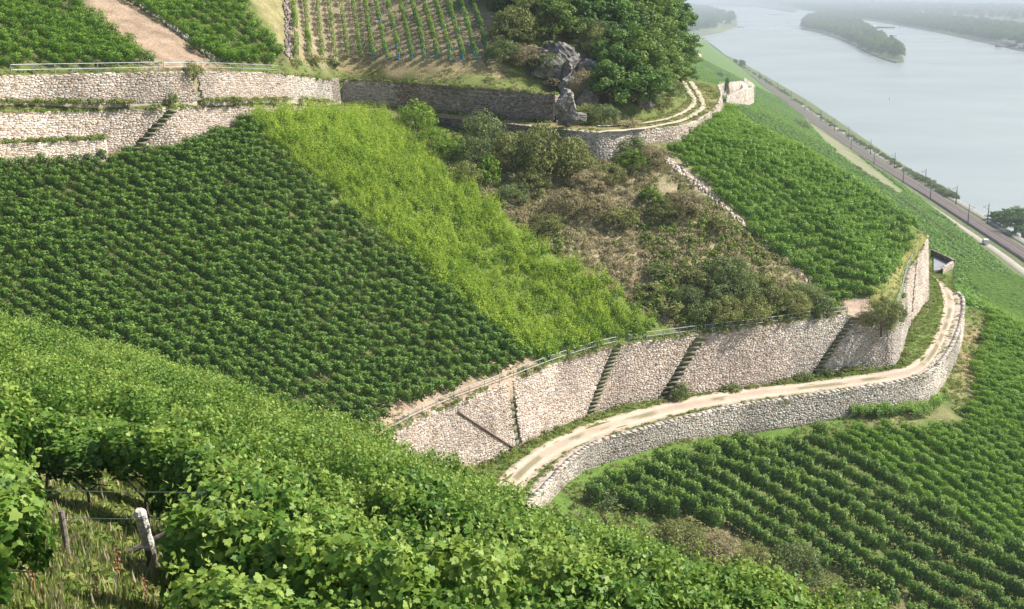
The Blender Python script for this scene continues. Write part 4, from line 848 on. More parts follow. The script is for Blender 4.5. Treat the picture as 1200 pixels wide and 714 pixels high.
# ---------------------------------------------------------------- young vines with blue sleeves, each a thing
yv = []
for i in range(3):
    S = vine_leaves(230, 1.0, .5, .0, 1.3, .14, RHOMB, 3, .2, .3); yv.append(leafmesh('foliage', S, M['v_mid']))
slv = mesh('blue_sleeve', *tube([(0, 0, 0), (0, 0, .62)], .11, 6), M['blue']); stk = mesh('stem', *tube([(0, 0, -.1), (0, 0, 1.1)], .03, 4), M['wood'])
first = [None, None]; rows_b = np.linspace(348, 572, 16); rows_t = np.linspace(343.5, 548, 16)
for r, (xb, xt) in enumerate(zip(rows_b, rows_t)):
    a = S_top.hit(xb, 70); b = S_top.hit(xt, -6); L = np.hypot(*(b-a)[:2]); nn = int(L/1.0)
    ang = math.atan2((b-a)[1], (b-a)[0])
    for j in range(nn+1):
        q = a+(b-a)*(j/nn)+np.r_[rng.normal(0, .05, 2), 0]; q[2] = float(S_top.z(q[0], q[1]))
        if rng.random() < .04: continue
        blue = r >= 6 and rng.random() < (.45+.05*r if j < 3 else (.12+.035*(r-6)) if r < 13 else .55)
        if first[blue] is None:
            t = empty('young_vine', q, (0, 0, ang), label='young vine with a blue sleeve in the straight rows at the top' if blue else 'slim young vine in the straight rows on bare soil at the top', cat='young vine', group='young vines with blue sleeves' if blue else 'young vines without sleeves')
            obj('foliage', yv[0], t); obj('stem', stk, t)
            if blue: obj('blue_sleeve', slv, t)
            first[blue] = t
        else:
            s_ = rng.uniform(.8, 1.1); t = copy_tree(first[blue], loc=q, rot=(0, 0, ang+rng.integers(0, 2)*math.pi), scl=s_)
            if rng.random() < .6: [c for c in t.children if c.name.startswith('foliage')][0].data = yv[rng.integers(0, 3)]

# ---------------------------------------------------------------- bushes and trees
BUSH = {}
def bush_mesh(key, mat, n_cl, per, R3, cr, leaf, shape=RHOMB, cnt=3, zc=.0):
    BUSH[key] = [leafmesh('foliage', clumps(n_cl, per, R3, cr, leaf, shape, lift=(0, 0, R3[2]*.6)), M[mat]) for _ in range(cnt)]
bush_mesh('olive', 'olive', 34, 42, (1.2, 1.1, .95), .42, .15); bush_mesh('brown', 'brown', 30, 40, (1.2, 1.1, .8), .42, .14); bush_mesh('lush', 'lush', 34, 42, (1.1, 1.1, 1.0), .42, .17)
bush_mesh('green', 'shrub', 36, 42, (1.2, 1.2, 1.0), .42, .16)
for k_ in ('olive', 'brown', 'lush', 'green'):
    bush_mesh(k_+'_big', {'green': 'shrub'}.get(k_, k_), 95, 60, (1.2, 1.15, 1.0), .27, .075)
twig = mesh('stem', *join([tube([(0, 0, -.3), (.1, 0, .5), (.3, .1, 1.0)], [.06, .04, .02], 4), tube([(0, 0, 0), (-.2, .1, .6), (-.4, .2, 1.0)], [.05, .03, .02], 4), tube([(0, 0, 0), (0, -.2, .6), (.1, -.4, .9)], [.05, .03, .02], 4)]), M['bark'])
def bush(surf, px, py, r, key, label, hz=1.0, loc=None, group=None):
    q = surf.hit(px, py)-(np.array([0, 0, 1.0]) if (px, py) == (1034, 376) else 0) if loc is None else np.array(loc, float)
    t = empty('shrub', q-[0, 0, .1], (0, 0, rng.uniform(0, 6.28)), label=label, cat='shrub', group=group); t.scale = (r, r*rng.uniform(.9, 1.1), r*hz)
    if r >= 1.4: key = key+'_big'
    obj('foliage', BUSH[key][rng.integers(0, len(BUSH[key]))], t); obj('stem', twig, t); return t
BL = [  # px, py of the foot, radius, kind, height factor, label
 (488, 158, 2.0, 'lush', 1.2, 'bright yellow green shrub at the top end of the light vineyard below the path'),
 (508, 180, 1.7, 'lush', 1.0, 'bright green shrub just below the one at the path, beside the light vineyard edge'),
 (530, 186, 1.6, 'lush', .9, 'low bright shrub beside the light vineyard, left of the vine covered column'),
 (556, 198, 1.6, 'green', 1.3, 'dark green shrub left of the tall leafy column below the metal fence'),
 (566, 182, 1.9, 'green', 1.5, 'tall dark green leafy shrub under the lower end of the metal fence'),
 (574, 215, 1.0, 'lush', 1.7, 'narrow upright bright green climber beside the dark shrubs'),
 (546, 214, 1.5, 'olive', .9, 'dull green shrub at the foot of the tall leafy shrub'),
 (604, 200, 2.2, 'olive', 1.2, 'large olive shrub under the shaded wall, left of the biggest olive bush'),
 (640, 208, 2.6, 'olive', 1.3, 'biggest olive bush, round and broad, in front of the dark end of the upper wall'),
 (668, 204, 2.0, 'olive', 1.2, 'olive bush against the sunlit curve of the upper wall'),
 (622, 226, 1.7, 'olive', .9, 'low olive bush in front of the biggest olive bush'),
 (600, 236, 1.4, 'green', .8, 'low dark shrub at the lower left of the olive bushes'),
 (690, 226, 1.7, 'brown', .9, 'brownish shrub below the curve of the upper wall'),
 (712, 212, 1.5, 'olive', .8, 'small olive shrub close below the sunlit curved wall'),
 (742, 196, 1.5, 'lush', .8, 'small bright shrub between the curved wall and the corner of the right vineyard'),
 (762, 190, 1.4, 'brown', .9, 'withered shrub next to the corner of the right vineyard'),
 (742, 178, 1.2, 'green', .8, 'small dark shrub at the very foot of the curved upper wall'),
 (700, 250, 1.6, 'brown', .8, 'withered shrub in the upper part of the dry scrub slope'),
 (726, 262, 1.3, 'olive', .8, 'olive shrub in the middle of the dry scrub slope'),
 (664, 250, 1.8, 'brown', .9, 'dull brown shrub at the left of the dry scrub slope'),
 (640, 268, 1.4, 'olive', .7, 'low olive shrub at the left edge of the dry scrub slope'),
 (802, 246, 1.7, 'brown', .8, 'withered shrub close to the line of pale stones'),
 (776, 252, 1.5, 'olive', .7, 'olive shrub a little left of the line of pale stones'),
 (842, 268, 1.3, 'olive', .7, 'small olive shrub beside the middle of the line of pale stones'),
 (762, 236, 1.0, 'lush', .9, 'tiny bright shrub near the top of the scrub slope'),
 (852, 338, 1.9, 'green', 1.1, 'tallest dark green shrub in the lower scrub'),
 (838, 350, 1.6, 'green', .9, 'dark green shrub just below the tallest one in the lower scrub'),
 (868, 352, 1.6, 'green', .9, 'dark green shrub just right of the tallest one in the lower scrub'),
 (888, 346, 1.5, 'olive', .9, 'olive shrub right of the dark green cluster in the lower scrub'),
 (906, 362, 1.6, 'olive', .9, 'yellowish olive shrub near the long railing, right of the dark cluster'),
 (930, 366, 1.5, 'olive', .9, 'olive shrub above the right end of the long railing'),
 (944, 352, 1.4, 'green', .8, 'low dark shrub near the lower end of the line of pale stones'),
 (878, 374, 1.6, 'olive', 1.0, 'yellow olive shrub standing right behind the long railing'),
 (846, 376, 1.6, 'olive', 1.0, 'round olive shrub behind the long railing, left of the yellow one'),
 (820, 372, 1.5, 'green', .8, 'dark shrub behind the left end of the long railing'),
 (804, 352, 1.4, 'green', .7, 'low dark shrub at the left of the lower scrub'),
 (786, 366, 1.2, 'olive', .7, 'low olive shrub beside the lower corner of the light vineyard'),
 (812, 330, 1.3, 'olive', .7, 'olive shrub above and left of the dark green cluster'),
 (760, 344, 1.2, 'olive', .6, 'low olive shrub at the right edge of the light vineyard'),
 (768, 318, 1.2, 'green', .5, 'flat green bramble left of the lower scrub'),
 (962, 366, 1.3, 'green', .8, 'dark low shrub at the right end of the scrub by the wall top'),
 (1034, 376, 1.75, 'olive', 1.25, 'round dark olive bush standing at the corner of the tall wall'),
 (1052, 372, .9, 'green', .9, 'small grey green shrub hanging over the corner of the tall wall')]
for x, y, r, kd, hz, lb in BL: bush(S_mid, x, y, r, kd, lb, hz)
for x, y, r, kd, hz, lb in [(684, 145, 1.5, 'olive', .9, 'olive bush by the upper track at the foot of the rocks'), (706, 146, 1.6, 'green', .9, 'round green bush by the upper track right of the olive one'), (736, 149, 1.2, 'brown', .6, 'low brown shrub at the edge of the curved upper wall'),
        (540, 132, 1.0, 'green', .6, 'low dark shrub at the foot of the shaded wall'), (470, 126, 1.0, 'green', .6, 'low green shrub at the foot of the shaded wall, to the left'), (582, 138, .9, 'green', .5, 'small dark shrub at the foot of the shaded wall, near its right end')]: bush(S_path, x, y, r, kd, lb, hz)
for x, y, r, kd, hz, lb in [(784, 118, 1.7, 'green', 1.0, 'round green bush inside the bend of the upper track'), (772, 126, 1.3, 'olive', .7, 'low olive bush inside the bend of the upper track'), (600, 52, 2.4, 'olive', 1.1, 'broad olive bush left of the rock outcrop'), (622, 40, 2.2, 'olive', 1.2, 'tall olive bush above the rock outcrop on the left'),
        (590, 72, 1.8, 'green', .9, 'dark bush in the shade below the blue sleeved vines'), (618, 76, 1.9, 'brown', .8, 'brownish bush in the shade left of the rocks'), (640, 84, 1.8, 'green', .8, 'dark bush tucked against the left side of the rocks'),
        (650, 100, 1.1, 'brown', .7, 'small withered bush on top of the shaded wall end'), (692, 54, 1.9, 'green', 1.1, 'dense green bush filling the gap behind the rock outcrop'), (704, 66, 1.9, 'olive', 1.1, 'olive bush between the rocks and the trees of the knoll'), (678, 46, 1.8, 'green', 1.0, 'green bush at the very top of the rock outcrop'), (686, 118, 1.6, 'brown', 1.4, 'grey brown bush growing in front of the rocks'), (600, 12, 2.3, 'olive', .9, 'olive bush near the top edge beside the planted rows'),
        (635, 10, 2.0, 'brown', .9, 'grey brown bush at the top between olive bushes and trees'), (388, 78, .9, 'green', .7, 'small green bush where the pale wall ends'), (367, 74, 1.1, 'olive', .6, 'low olive bush above the end of the pale wall'), (345, 77, .8, 'olive', .6, 'small olive bush on the bank above the pale wall')]: bush(S_top, x, y, r, kd, lb, hz)
bush(S_mid, 226, 84, .8, 'olive', 'small shrub sprouting from the top of the dark drain in the upper pale wall', 1.0, loc=[*W3.frame(np.array([W3.at(226, 85)]))[0][0, :2], W3.frame(np.array([W3.at(226, 85)]))[0][0, 2]-.3])
bush(S_path, 200, 121, .55, 'green', 'little round shrub on the grassy path between the two pale walls', 1.3)
for x, y, r, kd, hz, lb in [(800, 640, 1.7, 'olive', .8, 'olive shrub just beyond the foreground vines, leftmost'), (838, 652, 1.6, 'brown', .8, 'withered shrub just beyond the foreground vines'), (878, 662, 1.5, 'olive', .8, 'olive shrub at the lower edge of the wide rows'), (930, 680, 2.0, 'green', 1.0, 'dark round shrub at the lower edge of the wide rows'),
        (965, 700, 1.6, 'olive', .8, 'olive shrub close to the bottom edge beyond the foreground vines'), (905, 690, 1.6, 'brown', .7, 'brown shrub close to the bottom edge beyond the foreground vines'), (1130, 712, 1.4, 'olive', .8, 'pale shrub at the bottom edge among the wide rows'), (1010, 716, 1.5, 'olive', .7, 'low shrub at the bottom edge left of the wide rows'),
        (705, 590, 1.2, 'green', .6, 'low green shrub near the end of the outer road wall')]: bush(S_low, x, y, r, kd, lb, hz)
q = LW.frame(np.array([LW.at(790, 460, True)])); bush(None, 0, 0, .8, 'green', 'small grey green shrub on the verge at the foot of the mossy middle stairs', 1.3, loc=[q[0][0, 0]+q[1][0, 0]*1.3, q[0][0, 1]+q[1][0, 1]*1.3, RZ])
q = LW.frame(np.array([LW.at(515, 545, True)])); bush(None, 0, 0, 1.2, 'olive', 'wispy shrub at the foot of the left end of the tall wall', .9, loc=[q[0][0, 0]+q[1][0, 0]*1.6, q[0][0, 1]+q[1][0, 1]*1.6, RZ])
for px_, dd, lb in [(962, 1.0, 'low shrub at the foot of the mossy stairs nearest the bend'), (938, 1.0, 'low shrub on the verge left of the stairs nearest the bend'), (850, .9, 'low shrub on the verge below the middle of the tall wall')]:
    q = LW.frame(np.array([LW.at(px_, 442, True)])); bush(None, 0, 0, .75, 'green', lb, .7, loc=[q[0][0, 0]+q[1][0, 0]*dd, q[0][0, 1]+q[1][0, 1]*dd, RZ])
def limb(a, b, r0, r1, bend=.12, n=4):
    a = np.array(a, float); b = np.array(b, float); t = np.linspace(0, 1, n)[:, None]; L = np.linalg.norm(b-a); p = a+(b-a)*t+np.r_[np.zeros((1, 3)), rng.normal(0, bend*L*.25, (n-2, 3)), np.zeros((1, 3))]
    return tube(p, np.linspace(r0, r1, n), 6)
TREE = []
for v_ in range(5):
    h = 1.0; parts = [limb((0, 0, -.06), (.03, .02, .42), .045, .03)]; sets = []; tips = []
    for k in range(12):
        a = k*2.4+rng.uniform(-.3, .3); z0 = .12+.05*k; q_ = rng.uniform(.24, .38)*(1 if k < 7 else .62); t = np.array([math.cos(a)*q_, math.sin(a)*q_, z0+rng.uniform(.10, .26)]); parts.append(limb((.02, .01, z0), t, .02, .006)); tips.append(t)
    parts.append(limb((.03, .02, .40), (rng.uniform(-.05, .05), 0, .85), .03, .008)); tips += [np.array([0, 0, .90]), np.array([.1, 0, .80]), np.array([-.1, .1, .74])]
    for t in tips:
        for c in range(7):
            q = t+rng.normal(0, .085, 3); rr = rng.uniform(.07, .12); n_ = 72; p_, d_ = blob(n_, (rr, rr, rr*.7), q, .5); tone = rng.uniform(.2, .8)
            sets.append(leaves(p_, d_+rng.normal(0, .5, d_.shape)+[0, 0, .4], .036*rng.uniform(.7, 1.3, n_), RHOMB, lv=np.clip(tone+rng.normal(0, .15, n_), 0, 1)))
    TREE.append((mesh('trunk', *join(parts), M['bark']), sets))
TM = {}
for key, mt in (('tree', 'tree'), ('oak', 'oak')): TM[key] = [leafmesh('crown', s_, M[mt]) for _, s_ in TREE]
def tree(q, H, key, label, wide=1.0, group=None):
    i = rng.integers(0, len(TREE)); t = empty('tree', q, (0, 0, rng.uniform(0, 6.28)), label=label, cat='tree', group=group); t.scale = (H*wide, H*wide, H)
    obj('trunk', TREE[i][0], t); obj('crown', TM[key][i], t); return t
for x, y, H, wd, key, lb in [
    (640, 30, 6.0, 1.2, 'oak', 'small spreading tree at the top beside the olive bushes'), (668, 36, 6.0, 1.3, 'tree', 'bright green tree standing directly above the rock outcrop'), (690, 30, 8.0, 1.2, 'tree', 'tree behind the one above the rocks, at the top edge'),
    (722, 60, 6.5, 1.2, 'tree', 'green tree to the right above the rocks'), (735, 30, 9.0, 1.2, 'oak', 'tall tree in the middle of the wooded knoll'), (752, 70, 7.0, 1.2, 'oak', 'leafy tree on the sunny front of the wooded knoll'), (716, 128, 5.4, 1.25, 'tree', 'round dark green tree standing between the rocks and the upper track'),
    (745, 102, 6.5, 1.25, 'oak', 'tree on the front of the knoll above the round dark one'), (768, 96, 6.0, 1.2, 'oak', 'pale green tree on the front right of the knoll'), (776, 62, 7.5, 1.1, 'tree', 'tree at the right shoulder of the knoll'), (788, 84, 6.0, 1.0, 'tree', 'tree at the right edge of the knoll close to the upper track'),
    (797, 100, 5.5, .95, 'tree', 'dark tree right at the upper track where it leaves the picture behind the knoll'), (765, 30, 8.5, 1.1, 'tree', 'tall tree at the back right of the wooded knoll'), (790, 50, 7.0, 1.0, 'tree', 'tree on the skyline at the right end of the knoll'), (712, -2, 8.0, 1.1, 'oak', 'tree cut by the top edge above the rocks'), (745, 0, 8.5, 1.1, 'tree', 'tree cut by the top edge in the middle of the knoll'),
    (660, -2, 7.0, 1.2, 'tree', 'dark tree cut by the top edge left of the knoll'), (580, 2, 5.0, 1.2, 'tree', 'dark tree in the corner above the blue sleeved vines')]:
    tree(S_top.hit(x, y)-[0, 0, .2], H, key, lb, wd)
k_ = 0
for x, y in [(600, -6), (622, 22), (650, 12), (676, 14), (706, 40), (646, 46), (728, 84), (730, 52), (734, 8), (752, 46), (757, 88), (770, 78), (774, 44), (782, 96), (786, 34), (798, 74), (724, 104), (760, 108), (694, 2), (770, 10), (748, 124), (612, 8)]:
    tree(S_top.hit(x, y)-[0, 0, .8], rng.uniform(4.6, 6.2), 'oak' if k_ % 2 else 'tree', 'leafy tree among many in the thick wood on the knoll above the upper track', rng.uniform(1.2, 1.5), group='trees filling the wooded knoll'); k_ += 1
# river side trees and hedges
def xy_line(px, off, y0=470, y1=2200):
    ys_ = np.linspace(y0, y1, 4000); a, _ = proj(xrail(ys_)+off, ys_, 4.2); i = int(np.argmin(abs(a-px))); return np.array([xrail(ys_[i])+off, ys_[i], 3.6])
for x, off, H, lb in [(1198, 14, 10, 'large dark tree at the river edge, cut by the right edge of the view'), (1190, 16, 9.5, 'dark tree at the river edge next to the largest one'), (1180, 15, 7.5, 'rounded dark tree by the river at the right'), (1173, 12, 6.0, 'lower dark tree by the river, left of the rounded one'),
                      (1166, 12, 4.5, 'small dark tree at the left end of the riverside group'), (870, 9, 11, 'pointed dark tree beside the railway far off'), (862, 8, 8, 'small dark tree beside the railway sheds'), (846, -12, 7, 'small tree by the railway sheds, far off'), (832, 10, 8, 'farthest small tree by the railway')]:
    tree(xy_line(x, off, 440)-[0, 0, H*.16 if x > 1000 else 0], H*1.1, 'tree', lb, 1.6 if x > 1000 else 1.0)
hq = []
for x in np.arange(862, 1122, .8):
    if x > 1070 or rng.random() < .45:
        q = xy_line(x, 9.5+rng.uniform(-1, 2.0)); hq.append(q)
hq = np.array(hq); n = len(hq); s_ = np.where(hq[:, 1] < 690, 1.5, 1.3)*rng.uniform(.7, 1.3, n)
scatter('hedge', hq, np.c_[np.zeros((n, 2)), rng.uniform(0, 6, n)], s_, [proto('hedge_plant', m_) for m_ in BUSH['green']], 'dark green hedge between the railway and the river', 'hedge')
hq = []
for px_ in np.arange(1003, 1128, 1.1):
    py_ = np.interp(px_, [1000, 1109, 1128], [196, 276, 286]); q = S_low.hit(px_, py_, 200, 900); hq.append(q)
hq = np.array(hq); n = len(hq); scatter('hedge', hq, np.c_[np.zeros((n, 2)), rng.uniform(0, 6, n)], rng.uniform(.7, 1.2, n), [proto('hedge_plant', m_) for m_ in BUSH['green']], 'thin dark hedge line across the far green slope above the railway', 'hedge')
for x, y, r, lb in [(940, 152, 3.4, 'dark isolated bush in the middle of the far green slope'), (843, 90, 3.0, 'dark bush above the pale walls on the far spur'), (933, 147, 2.2, 'small bush beside the isolated one on the far green slope')]: bush(S_low, x, y, r, 'green', lb, .9, loc=S_low.hit(x, y, 200, 900))
q = Pd(851.5, 114, 535); t = tree(q, 8, 'tree', 'thin dark cypress like tree standing by the pale walls on the far spur', .35)
# woods far away: trees nobody could count
def wood(name, poly_px, z, n, H, label, key='tree', belt=None):
    pts = np.array([P(x, y, CAMZ-z)[:2] for x, y in poly_px]); out = []
    x0, y0 = pts.min(0); x1, y1 = pts.max(0)
    while len(out) < n:
        q = np.c_[rng.uniform(x0, x1, 4000), rng.uniform(y0, y1, 4000)]; q = q[inpoly(q[:, 0], q[:, 1], pts)]; out += list(q)
    q = np.array(out[:n]); s_ = H*rng.uniform(.7, 1.25, n); pr = [proto('wood_tree', m_) for m_ in TM[key]]
    scatter(name, np.c_[q, np.full(n, z)], np.c_[np.zeros((n, 2)), rng.uniform(0, 6, n)], np.stack([s_*1.25, s_*1.25, s_], 1), pr, label, 'wood')
wood('island_wood', [(941, 33), (944, 23), (962, 17), (985, 19), (1006, 28), (1020, 37), (1034, 47), (1048, 56), (1054, 63), (1056, 70), (1050, 72), (1037, 68), (1017, 60), (1005, 53), (986, 45), (961, 37)], 1.4, 900, 17, 'wooded island in the wide river', 'oak')
wood('bank_wood', [(700, 44), (780, 40), (812, 39), (836, 34), (860, 29), (862, 21), (846, 16), (826, 10), (800, 6), (700, 6)], 1.4, 1500, 20, 'dense wood on the left bank point where the river bends')
wood('far_wood', [(1330, 90), (1215, 62), (1200, 56.5), (1160, 48), (1100, 36.5), (1050, 28), (1000, 20.3), (960, 14), (930, 9), (930, 6), (1000, 12), (1100, 22), (1200, 34), (1330, 55)], 1.2, 3600, 18, 'band of woods along the far bank')
wood('plain_wood', [(830, .5), (880, 3.6), (930, 8.5), (1000, 12), (1100, 20), (1330, 30), (1330, 12), (1000, 3), (830, -3)], 1.2, 2600, 22, 'hazy woods on the plain near the horizon')
# ---------------------------------------------------------------- rocks
def rock_mesh(seed, squash=(1, 1, 1), sub=3):
    import bmesh
    bm = bmesh.new(); bmesh.ops.create_icosphere(bm, subdivisions=sub+1, radius=1)
    r_ = np.random.default_rng(seed); pl_ = unit(r_.normal(0, 1, (20, 3))); dd = r_.uniform(.42, .9, 20)
    for v in bm.verts:
        c = np.array(v.co); m_ = 1.0
        for a, d in zip(pl_, dd):
            t = c@a
            if t > d: c = c-a*(t-d)
        k = 1+.08*math.sin(c[0]*9+seed)*math.sin(c[1]*8+c[2]*3)*math.sin(c[2]*11+2)+.05*math.sin(c[2]*31+c[0]*13)+.03*math.sin(c[1]*37+c[0]*29)
        v.co = Vector(c*k*np.array(squash))
    me = bpy.data.meshes.new('rock'); bm.to_mesh(me); bm.free(); me.materials.append(M['rock']); return me
RK = [rock_mesh(i, (1, .9, 1.1)) for i in range(5)]
for i, (x, y, s3, rt, lb) in enumerate([(656, 62, (1.5, 1.3, 1.9), (.3, .4, .2), 'tallest pale grey rock at the top of the outcrop under the trees'), (668, 78, (1.5, 1.2, 1.3), (.2, -.5, 1), 'jagged grey rock in the middle of the outcrop'), (690, 76, (1.3, 1.2, 1.3), (.1, .5, 2), 'rounded grey rock at the right of the outcrop'),
        (640, 78, (2.0, 1.5, 1.7), (.4, .1, .5), 'dark shaded rock face at the left of the outcrop'), (670, 96, (1.2, 1.1, 1.5), (.1, .2, 3), 'pale rock below the middle of the outcrop'), (664, 118, (.9, 1.0, 1.9), (.1, -.3, 1.4), 'pale upright slab of rock at the bottom left of the outcrop'),
        (682, 122, (1.2, 1.2, 1.9), (.3, .2, .4), 'dark rock beside the upright slab at the bottom of the outcrop'), (700, 100, (1.3, 1.2, 1.5), (.1, .3, .9), 'shaded rock behind the dark green tree'), (676, 134, (1.0, .8, .6), (.1, .2, .9), 'low rock at the foot of the outcrop by the path'), (618, 62, (2.2, 1.4, 1.3), (.2, .2, 2.2), 'broad dark rock half hidden by the olive bush'),
        (757, 117, (.9, .7, .7), (.3, .2, .9), 'small pale rock beside the upper track bend'), (766, 112, (1.1, .8, .8), (.1, .6, 2), 'small pinkish rock above the upper track bend')]):
    q = S_top.hit(x, y+6); obj_ = obj('rock', RK[i % 5], loc=q+[0, 0, .15], rot=rt, scl=(1.75*s3[0], 1.6*s3[1], 1.2*s3[2])); tag(obj_, lb, 'rock')
# metal fence running down beside the path with a grey box
def fence_line(name, px, surf, label, h=.9):
    q = np.array([surf.hit(*t) for t in px]); q = resample(q, 1.7)[0]; r = empty(name, q[0], label=label, cat='handrail')
    for c in q: obj('post', mesh('post', *tube([(0, 0, -.2), (0, 0, h)], .04, 6), M['metal']), r, loc=c-q[0])
    obj('rail', mesh('rail', *tube(q-q[0]+[0, 0, h], .07, 6), M['metal']), r)
fence_line('handrail', [(512, 142), (545, 146), (560, 150), (605, 170)], S_mid, 'pale metal handrail sloping down from the path through the shrubs')
# ================================================================== FOREGROUND VINES
rng = np.random.default_rng(23)
NEAR = []
for i in range(6):
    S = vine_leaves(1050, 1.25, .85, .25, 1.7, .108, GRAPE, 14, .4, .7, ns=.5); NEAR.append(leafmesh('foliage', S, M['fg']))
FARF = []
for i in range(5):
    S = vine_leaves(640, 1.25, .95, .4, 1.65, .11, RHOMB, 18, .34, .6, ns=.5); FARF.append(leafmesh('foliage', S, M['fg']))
trunk = mesh('trunk', *join([tube([(0, 0, -.15), (.03, .02, .3), (-.03, .04, .62)], [.035, .028, .024], 5), tube([(-.03, .04, .6), (-.35, .03, .82), (-.6, .02, .85)], [.02, .014, .009], 5), tube([(-.03, .04, .6), (.3, .0, .84), (.58, .02, .86)], [.02, .014, .009], 5)]), M['bark'])
leaf1 = []
for i in range(4):
    v, k, tf, lv, n = leaves(np.zeros((1, 3)), np.array([[0, 0, 1.0]]), 1.0, GRAPE, lv=np.array([.3+.2*i])); v[:, 2] *= rng.uniform(.6, 1.6)
    leaf1.append(leafmesh('leaf', [(v, k, tf, lv, n)], M['fg']))
rd = np.array([.90, -.43]); rd /= np.hypot(*rd); rn = np.array([-rd[1], rd[0]]); base = np.array([-4.7, 17.3]); pts = []
for r in range(-3, 26):
    for u in np.arange(-75, 40, 1.12):
        p = base+rd*(u+.35*math.sin(r*2.1))+rn*(r*1.95)+rng.normal(0, .06, 2); pts.append((p[0], p[1], r))
pts = np.array(pts); k = (pts[:, 1] > 6) & (pts[:, 1] < 80); pts = pts[k]; gz = S_fg.z(pts[:, 0], pts[:, 1]); tx, ty = proj(pts[:, 0], pts[:, 1], gz+1.55); bx_, by_ = proj(pts[:, 0], pts[:, 1], gz)
FGT_ = [(a, b+(3 if a < 300 else 12)) for a, b in FGT]; poly = [(a, b) for a, b in FGT_]+[(1200, 1400), (-140, 1400)]
k = inpoly(tx, ty, poly) & (tx > -130) & (tx < 1150) & (ty < 900)
GAP = [(52, 600), (205, 600), (200, 670), (186, 730), (150, 900), (30, 900), (46, 700)]           # grassy clearing between the ends of two rows
r_ = pts[:, 2]
gapk = (bx_ > 124-62-900/np.hypot(pts[:, 0], pts[:, 1])) & (bx_ < 124+76+900/np.hypot(pts[:, 0], pts[:, 1])) & (r_ <= 0)
gapk |= inpoly(bx_, by_, [(52, 560), (200, 560), (200, 668), (52, 668)]) & (r_ == 1)*False
k &= ~gapk
extra = np.array([S_fg.hit(a, b, 6, 80) for a, b in [(4, 668), (-22, 700), (-8, 748), (272, 716)]]); ez = extra[:, 2]; ex = np.c_[extra[:, :2], np.full(len(extra), -1)]
pts = pts[k]; gz = gz[k]; tx = tx[k]; ty = ty[k]; bx_ = bx_[k]; by_ = by_[k]
pts = np.vstack([pts, ex]); gz = np.r_[gz, ez]; e1, e2 = proj(ex[:, 0], ex[:, 1], ez+1.55); e3, e4 = proj(ex[:, 0], ex[:, 1], ez); tx = np.r_[tx, e1]; ty = np.r_[ty, e2]; bx_ = np.r_[bx_, e3]; by_ = np.r_[by_, e4]
dist = np.hypot(pts[:, 0], pts[:, 1]); order = np.argsort(dist); nn = len(order); ang = math.atan2(rd[1], rd[0]); vf = None
far_p = []; cnt = 0; LEAFN = 0
shown = (ty < 735) & (tx > -50) & (tx < 1110)
for i in order:
    x, y, r = pts[i]; z = gz[i]
    if cnt < 296 and shown[i]:
        sc_ = rng.uniform(.88, 1.15)*(1.12 if 225 < tx[i] < 330 and dist[i] < 20 else 1.0); arg = dict(loc=(x, y, z), rot=(0, 0, ang+rng.normal(0, .1)+math.pi*rng.integers(0, 2)), scl=(sc_, sc_, sc_*rng.uniform(.84, 1.14)))
        raised = 88 < bx_[i] < 215 and 560 < by_[i] < 690
        if vf is None:
            vf = empty('grapevine', arg['loc'], arg['rot'], label='leafy green grapevine in the foreground vineyard', cat='grapevine', group='grapevines in the foreground vineyard'); vf.scale = arg['scl']
            obj('foliage', NEAR[0], vf)['kind'] = 'stuff'; obj('trunk', trunk, vf); t = vf
        else: t = copy_tree(vf, **arg)
        fo = [c for c in t.children if c.name.startswith('foliage')][0]; fo.data = NEAR[rng.integers(0, 6)] if dist[i] < 25 else FARF[rng.integers(0, 5)]
        if raised: fo.location.z = .62; fo.scale = (1, 1, .62)
        t['d'] = float(dist[i]); cnt += 1
    else: far_p.append((x, y, z))
ts = sorted([o for o in COL.objects if 'd' in o.keys()], key=lambda o: o['d'])
for o in ts[:26]:                                       # the nearest vines also carry their outermost leaves one by one
    for q in range(34):
        s = -1 if rng.random() < .8 else 1
        lc = (rng.uniform(-.6, .6), s*rng.uniform(.34, .50)*(1 if o.rotation_euler.z < 1 else -1), rng.uniform(.45, 1.75))
        if [c for c in o.children if c.name.startswith('foliage')][0].location.z > .1: continue
        lf = obj('leaf', leaf1[rng.integers(0, 4)], o, loc=lc, rot=(rng.uniform(.3, 1.5)*(1 if lc[1] < 0 else -1), rng.uniform(-.6, .6), rng.uniform(-2.5, 2.5)), scl=rng.uniform(.08, .11))
for o in ts: del o['d']
fp = np.array(far_p); n = len(fp); s_ = rng.uniform(.88, 1.15, n)
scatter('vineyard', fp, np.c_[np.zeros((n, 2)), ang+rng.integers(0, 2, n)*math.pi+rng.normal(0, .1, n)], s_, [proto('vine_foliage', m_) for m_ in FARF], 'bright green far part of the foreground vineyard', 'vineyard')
# posts and wires in the clearing
def fgp(px, py): return S_fg.hit(px, py, 6, 80)
q1 = fgp(79, 662); pm = tube([(0, 0, -.2), (.01, 0, .4), (-.02, 0, .86)], [.055, .05, .045], 9)
po = empty('vineyard_post', q1, label='slim dark upright wooden post in the grassy clearing at the lower left', cat='post'); obj('shaft', mesh('shaft', *pm, M['wood']), po)
q2 = fgp(184, 676); top2 = P(163, 598, 1); kk = q2[1]*.975; a_, z_ = ray(163, 598); tp = np.array([a_*kk, kk, CAMZ+z_*kk])-q2
po = empty('vineyard_post', q2, label='thick leaning wooden post with a bleached peeling top', cat='post')
obj('shaft', mesh('shaft', *tube([(-tp)*.15, tp*.25, tp*.47], [.085, .082, .08], 10), M['wood']), po)
pv_ = [tp*.46, tp*.52, tp*.64, tp*.76, tp*.88, tp*.96, tp*1.0]; obj('bleached_top', mesh('bleached_top', *tube(pv_, [.083, .095, .086, .094, .09, .098, .06], 10), M['bleached']), po)
